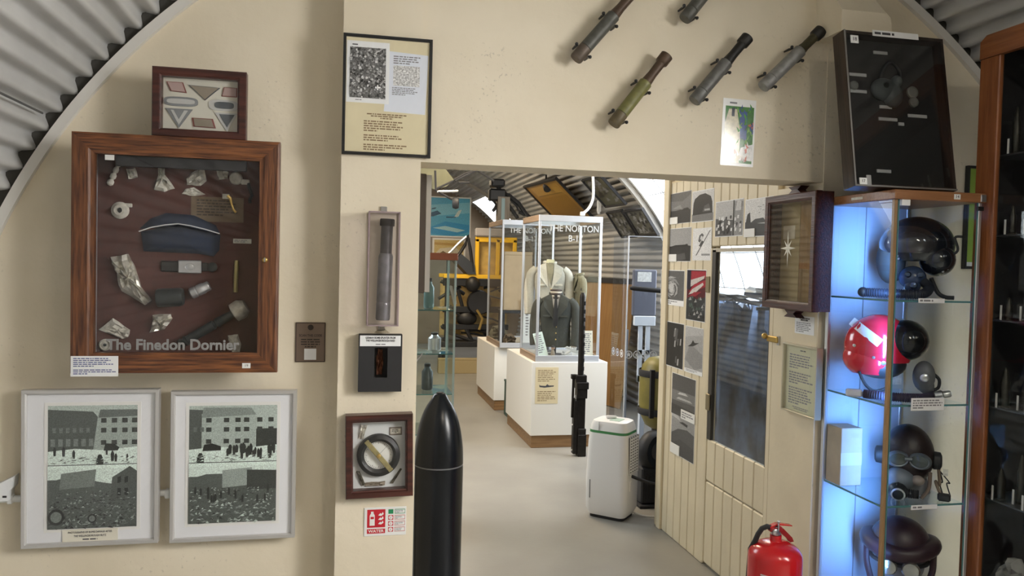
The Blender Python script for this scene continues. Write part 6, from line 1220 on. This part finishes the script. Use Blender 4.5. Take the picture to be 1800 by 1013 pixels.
bar('strut', [(790, 495), (800, 535)], .03, ALU, 11.75); bar('strut', [(805, 510), (813, 540)], .028, SB, 11.75); bar('strut', [(786, 537), (815, 560)], .022, ALU, 11.75); bar('strut', [(790, 538), (830, 575)], .025, SB, 11.75); bar('strut', [(825, 535), (820, 580), (830, 600)], .03, SB, 11.75); bar('strut', [(788, 585), (830, 600), (845, 604)], .025, SB, 11.75)
c = K(842, 532, 11.7); obj('wheel', MB().lathe([(.05, -.04), (.17, -.05), (.19, 0), (.17, .05), (.05, .04)], 24, Matrix.Translation(c) @ Matrix.Rotation(R_(90), 4, 'X')), SB, t, smooth=True); c = K(831, 500, 11.7); obj('gearbox', MB().ball(c, .11, .1, .12), SB, t, smooth=True); obj('manifold', MB().ball(K(820, 560, 11.8), .16, .12, .12), SB, t, smooth=True); obj('fuel_line', MB().tube([K(838, 545, 11.6), K(848, 560, 11.6), K(842, 580, 11.6)], .02, 6), BRASS, t, smooth=True)
er = random.Random(77)
for i in range(16):
    x_, z_ = er.uniform(-.42, .5), er.uniform(.5, 1.3); a_ = er.uniform(-.6, .6); L2_ = er.uniform(.15, .4); obj('pipe', MB().tube([(x_-L2_/2, -.16-.02*(i % 3), z_-a_*L2_/2), (x_, -.19, z_+.02), (x_+L2_/2, -.16-.02*(i % 3), z_+a_*L2_/2)], er.uniform(.012, .03), 8), (SB, SB, SB, mat('grey_pipe', (.12, .12, .125), .4, .5))[i % 4], t, smooth=True)
for i in range(6): obj('cylinder_head', MB().lathe([(.04, 0), (.07, .01), (.07, .09), (.05, .10), (.03, .13)], 14, Matrix.Translation((er.uniform(-.35, .45), -.05, er.uniform(.55, 1.2))) @ Matrix.Rotation(R_(90), 4, 'X')), SB, t, smooth=True)
for x in (-.4, .45):
    panel('foot', t, x-.05, x+.05, -.2, .3, 0, .36, SB, .01); panel('side_post', t, x-.03, x+.03, -.28, -.22, .44, 1.4, SB, .005)
BPM = mat('gilt_panel', (.62, .47, .20), .55, noise=.35, nscale=7, col2=(.35, .22, .07)); panel('back_sheet', t, -.46, .60, .12, .13, .5, 1.38, BPM)
t = thing('timber_kerb', 'long pale yellow timber kerb on the floor under the engine stand', 'kerb', (1.9, 11.45, 0)); panel('beam', t, -.55, .5, -.06, .06, 0, .20, mat('kerb_timber', (.42, .33, .17), .7), .006); panel('cap', t, -.55, .5, -.06, .06, .2, .22, MATS['kerb_timber'])
# ---- pictures on the end wall
cx, cz, W, H = rect(752, 346, 828, 417, 13.2)
t = thing('aircraft_painting', 'large light blue painting of bombers in flight behind the engine stand', 'painting', (cx, 13.235, cz)); panel('border', t, -W/2, W/2, -.02, 0, 0, H, WHITE)
sky_ = [((.10, .42, .66), sq), ((.22, .56, .74), [(0, .5), (1, .62), (1, .9), (0, .8)]), ((.05, .33, .66), [(0, .05), (.6, .0), (1, .12), (1, .3), (.4, .38), (0, .2)]), ((.40, .68, .78), [(.1, .2), (.7, .1), (.9, .16), (.4, .26)]), ((.62, .74, .76), [(.60, .48), (.72, .52), (.80, .70), (.72, .68)]), ((.04, .12, .22), [(.0, .5), (.1, .5), (.3, .58), (.2, .66), (.05, .60)]), ((.03, .10, .2), [(.42, .48), (.65, .49), (.66, .51), (.42, .51)]), ((.04, .12, .22), [(.05, .68), (.15, .70), (.18, .74), (.08, .72)])]
picture(t, -W/2+.02, W/2-.02, .02, H-.02, -.021, sky_, PHOTOF, step=.0006)
cx, cz, W, H = rect(760, 419, 818, 455, 13.2); t = thing('yellow_picture', 'pale yellow picture of aircraft on an easel under the blue painting', 'painting', (cx, 13.22, cz)); panel('board', t, -W/2, W/2, -.02, 0, 0, H, WHITE); picture(t, -W/2+.03, W/2-.03, .03, H-.03, -.021, [((.62, .48, .20), sq), ((.68, .62, .48), [(0, .1), (.5, 0), (1, .2), (.7, .6), (.2, .5)]), ((.20, .14, .07), [(.1, .1), (.5, .15), (.3, .35)]), ((.5, .32, .1), [(0, .7), (1, .65), (1, .8), (0, .85)])], PHOTOF, step=.0006); obj('easel', MB().box(-.03, .03, 0, .03, -cz, H*.6, .003), RUB, t)
# ---- airframe hung from the roof
t = thing('hanging_airframe', 'khaki fabric airframe with black struts and a wheel hung from the roof', 'airframe', (.84, 7.5, 2.2)); KF = mat('khaki_fabric', (.16, .16, .10), .8, noise=.2, nscale=8)
S_ = lambda x, y, Y=7.5: (lambda c: Vector((c.x-.84, Y-7.5, c.z-2.2)))(P(x, y, 1, Y))
fr_, bk = [S_(722, 290), S_(760, 293), S_(784, 298), S_(798, 316), S_(785, 328), S_(763, 333), S_(728, 322)], None
n = len(fr_); vs = [tuple(p) for p in fr_]+[(p.x*.8-.1, p.y+.9, p.z*.9+.05) for p in fr_]; obj('fuselage', MB().add(vs, [tuple(range(n)), tuple(range(2*n-1, n-1, -1))]+[(i, i+n, (i+1) % n+n, (i+1) % n) for i in range(n)]), KF, t)
for q in ([(798, 316), (818, 305), (845, 298), (855, 299)], [(765, 333), (797, 318)], [(765, 300), (766, 334)], [(765, 334), (795, 351)], [(800, 318), (840, 298)], [(835, 297), (868, 318)]): obj('strut', MB().tube([S_(x, y, 7.4) for x, y in q], .011, 6), BLACKM, t, smooth=True)
obj('wheel', MB().lathe([(.01, -.03), (.038, -.028), (.045, 0), (.038, .028), (.01, .03)], 18, Matrix.Translation(S_(801, 357, 7.4)) @ Matrix.Rotation(R_(75), 4, 'Z') @ Matrix.Rotation(R_(90), 4, 'X') @ Matrix.Diagonal((1, 1.3, 1, 1))), RUB, t, smooth=True); obj('pitot', MB().tube([S_(806, 321, 7.4), S_(825, 321, 7.4)], .013, 6), BLACKM, t); obj('exhaust', MB().tube([S_(768, 337, 7.4), S_(805, 336, 7.4)], .012, 6), ALU, t)
for q in ((765, 295), (735, 292)): p = S_(*q); obj('hanging_wire', MB().tube([p, (p.x, p.y+.3, .95)], .003, 4), BLACKM, t)
# ---- gun on ring mount above the farther showcase
t = thing('ring_mount_gun', 'black machine gun on a ring mount standing on the farther showcase', 'gun', (1.87, 8.86, 2.1205)); G_ = lambda x, y, Y=8.86: (lambda c: Vector((c.x-1.87, Y-8.86, c.z-2.1205)))(P(x, y, 1, Y))
a = G_(882, 385); panel('post', t, a.x-.06, a.x+.08, -.06, .06, 0, .28, wood('mount_post', (.22, .19, .15), (.15, .12, .09), .6, 4, 'z'), .004); panel('post_plate', t, a.x-.02, a.x+.02, -.065, -.06, 0, .26, mat('plate_aqua', (.22, .30, .30), .4), .002)
c = G_(871, 320); obj('receiver', MB().box(c.x-.06, c.x+.10, -.08, .10, c.z-.06, c.z+.03, .02), SB, t); c = G_(874, 340); obj('cradle', MB().box(c.x-.10, c.x+.10, -.05, .06, c.z-.09, c.z+.05, .02), SB, t)
for q, r in (([(868, 318), (880, 336), (896, 345)], .022), ([(892, 342), (912, 358), (924, 376), (932, 384)], .026), ([(888, 352), (902, 372), (910, 384)], .022), ([(896, 350), (908, 362), (912, 372)], .012), ([(862, 345), (876, 366)], .014), ([(876, 350), (882, 384)], .018), ([(912, 372), (922, 378)], .02), ([(860, 352), (870, 345), (880, 350)], .016)): obj('mount_arm', MB().tube([G_(x, y) for x, y in q], r, 8), SB, t, smooth=True)
obj('ammunition_box', MB().add([tuple(G_(864, 370)), tuple(G_(872, 358)), tuple(G_(876, 364)), tuple(G_(868, 374)), tuple(G_(864, 370, 9.0)), tuple(G_(872, 358, 9.0)), tuple(G_(876, 364, 9.0)), tuple(G_(868, 374, 9.0))], [(0, 1, 2, 3), (7, 6, 5, 4), (0, 4, 5, 1), (1, 5, 6, 2), (2, 6, 7, 3), (3, 7, 4, 0)]), SB, t)
# ---- pictures hung against the curved roof
def vray(x, y, r):
    d = ray(x, y); o = CAMP; a = d.x**2+d.z**2; b = 2*((o.x-VX)*d.x+(o.z-VZ)*d.z); k = (o.x-VX)**2+(o.z-VZ)**2-r*r
    return o+d*((-b+math.sqrt(b*b-4*a*k))/(2*a))
def roof_panel(name, label, cat, corners, frame_m, polys, b, mtl=None):   # TL TR BR BL
    q = [vray(x, y, 2.34) for x, y in corners]; c = sum(q, Vector())/4
    ux = ((q[1]-q[0])+(q[2]-q[3])).normalized(); uz = ((q[0]-q[3])+(q[1]-q[2])); uz = (uz-ux*uz.dot(ux)).normalized(); n_ = ux.cross(uz)   # n_ points away from the viewer
    W = ((q[1]-q[0]).length+(q[2]-q[3]).length)/2; H = ((q[0]-q[3]).length+(q[1]-q[2]).length)/2
    M = Matrix((ux, -n_ if False else (uz.cross(ux)), uz)).transposed().to_4x4(); t = thing(name, label, cat, c-uz*H/2); t.rotation_euler = M.to_euler(); t.location = c-uz*H/2
    frame(t, W, H, b, .03, frame_m, lip=.004); panel('backing', t, -W/2+.004, W/2-.004, -.012, -.001, .004, H-.004, mtl or BLACKM); picture(t, -W/2+b, W/2-b, b, H-b, -.0125, polys, PHOTOF if mtl else PHOTO, step=.0004); return t
oc = [((.30, .17, .045), sq), ((.24, .13, .03), [(.1, .05), (.9, .05), (.9, .62), (.1, .62)]), ((.40, .24, .06), [(.12, .70), (.9, .70), (.9, .94), (.12, .94)]), ((.12, .07, .02), [(.15, .68), (.85, .68), (.85, .70), (.15, .70)])]
roof_panel('framed_document', 'black framed ochre document hung against the curved roof', 'picture frame', ((931, 329), (992, 314), (1032, 378), (970, 384)), BLACKM, oc, .035, mat('ochre_sheet', (.3, .17, .05), .7))
g1 = [((.10, .10, .07), sq)]+[((r_.choice((.05, .16, .22)),)*3, [(u, v), (u+.2, v+.03), (u+.1, v+.15)]) for u, v in [(r_.uniform(0, .8), r_.uniform(0, .85)) for _ in range(24)]]
roof_panel('roof_photograph', 'dark grey framed photograph under the roof right of the ochre document', 'photograph', ((1020, 317), (1057, 309), (1104, 355), (1072, 361)), BLACKM, g1, .02)
g2 = [((.12, .12, .10), sq)]+[((r_.choice((.04, .2, .28)),)*3, [(u, v), (u+.2, v+.03), (u+.1, v+.15)]) for u, v in [(r_.uniform(0, .8), r_.uniform(0, .85)) for _ in range(30)]]
roof_panel('roof_photograph', 'left of the two grey photographs above the star screen', 'photograph', ((1066, 377), (1091, 374), (1128, 409), (1098, 412)), BLACKM, g2, .02)
roof_panel('roof_photograph', 'right of the two grey photographs above the star screen', 'photograph', ((1094, 374), (1130, 371), (1162, 406), (1131, 409)), BLACKM, g2, .02)
c = vray(1072, 540, 2.30); t = thing('wooden_board', 'plain brown wooden board leaning on the roof behind the bomber showcase', 'board', (2.96, 9.0, 0), rz=R_(-75), rot=(R_(-7), 0, R_(-75))); panel('sheet', t, -.55, .55, -.02, 0, 0.005, 1.5, wood('board_brown', (.36, .19, .06), (.28, .14, .04), .6, 3, 'z'), .003); panel('batten', t, -.55, .55, -.04, -.02, 1.44, 1.5, BLACKM)
# ---- white cable
q = [(1042, 300), (1043, 330), (1042, 350), (1035, 366), (1024, 376)]
t = thing('white_cable', 'white cable hanging down to the top of nearer bomber showcase', 'cable', P(1024, 376, 1, 7.1)); b0 = P(1024, 376, 1, 7.1); obj('cable', smoothtube([P(x, y, 1, 7.1)-b0 for x, y in [(1042, 240)]+q], .013, 8), MW, t, smooth=True); obj('cable_clip', MB().box(-.02, .02, -.02, .02, -.02, .02, .004), MW, t)
t = thing('roof_lamp', 'small dark spotlight on the roof above the ochre document', 'lamp', vray(960, 312, 2.42)); obj('bracket', MB().tube([(0, 0, .03), (0, 0, -.08)], .012, 6), BLACKM, t); obj('head', MB().lathe([(.02, 0), (.045, .02), (.05, .10), (.04, .11)], 14, Matrix.Translation((0, 0, -.10)) @ Matrix.Rotation(R_(120), 4, 'X')), RUB, t, smooth=True)
t = thing('ceiling_bracket', 'small white fitting on the purlin below the grey roof photograph', 'bracket', vray(1053, 360, 2.33)); obj('plate', MB().box(-.02, .02, -.02, .02, -.08, .05, .004), MW, t); obj('knob', MB().ball((0, 0, -.09), .018), MW, t)
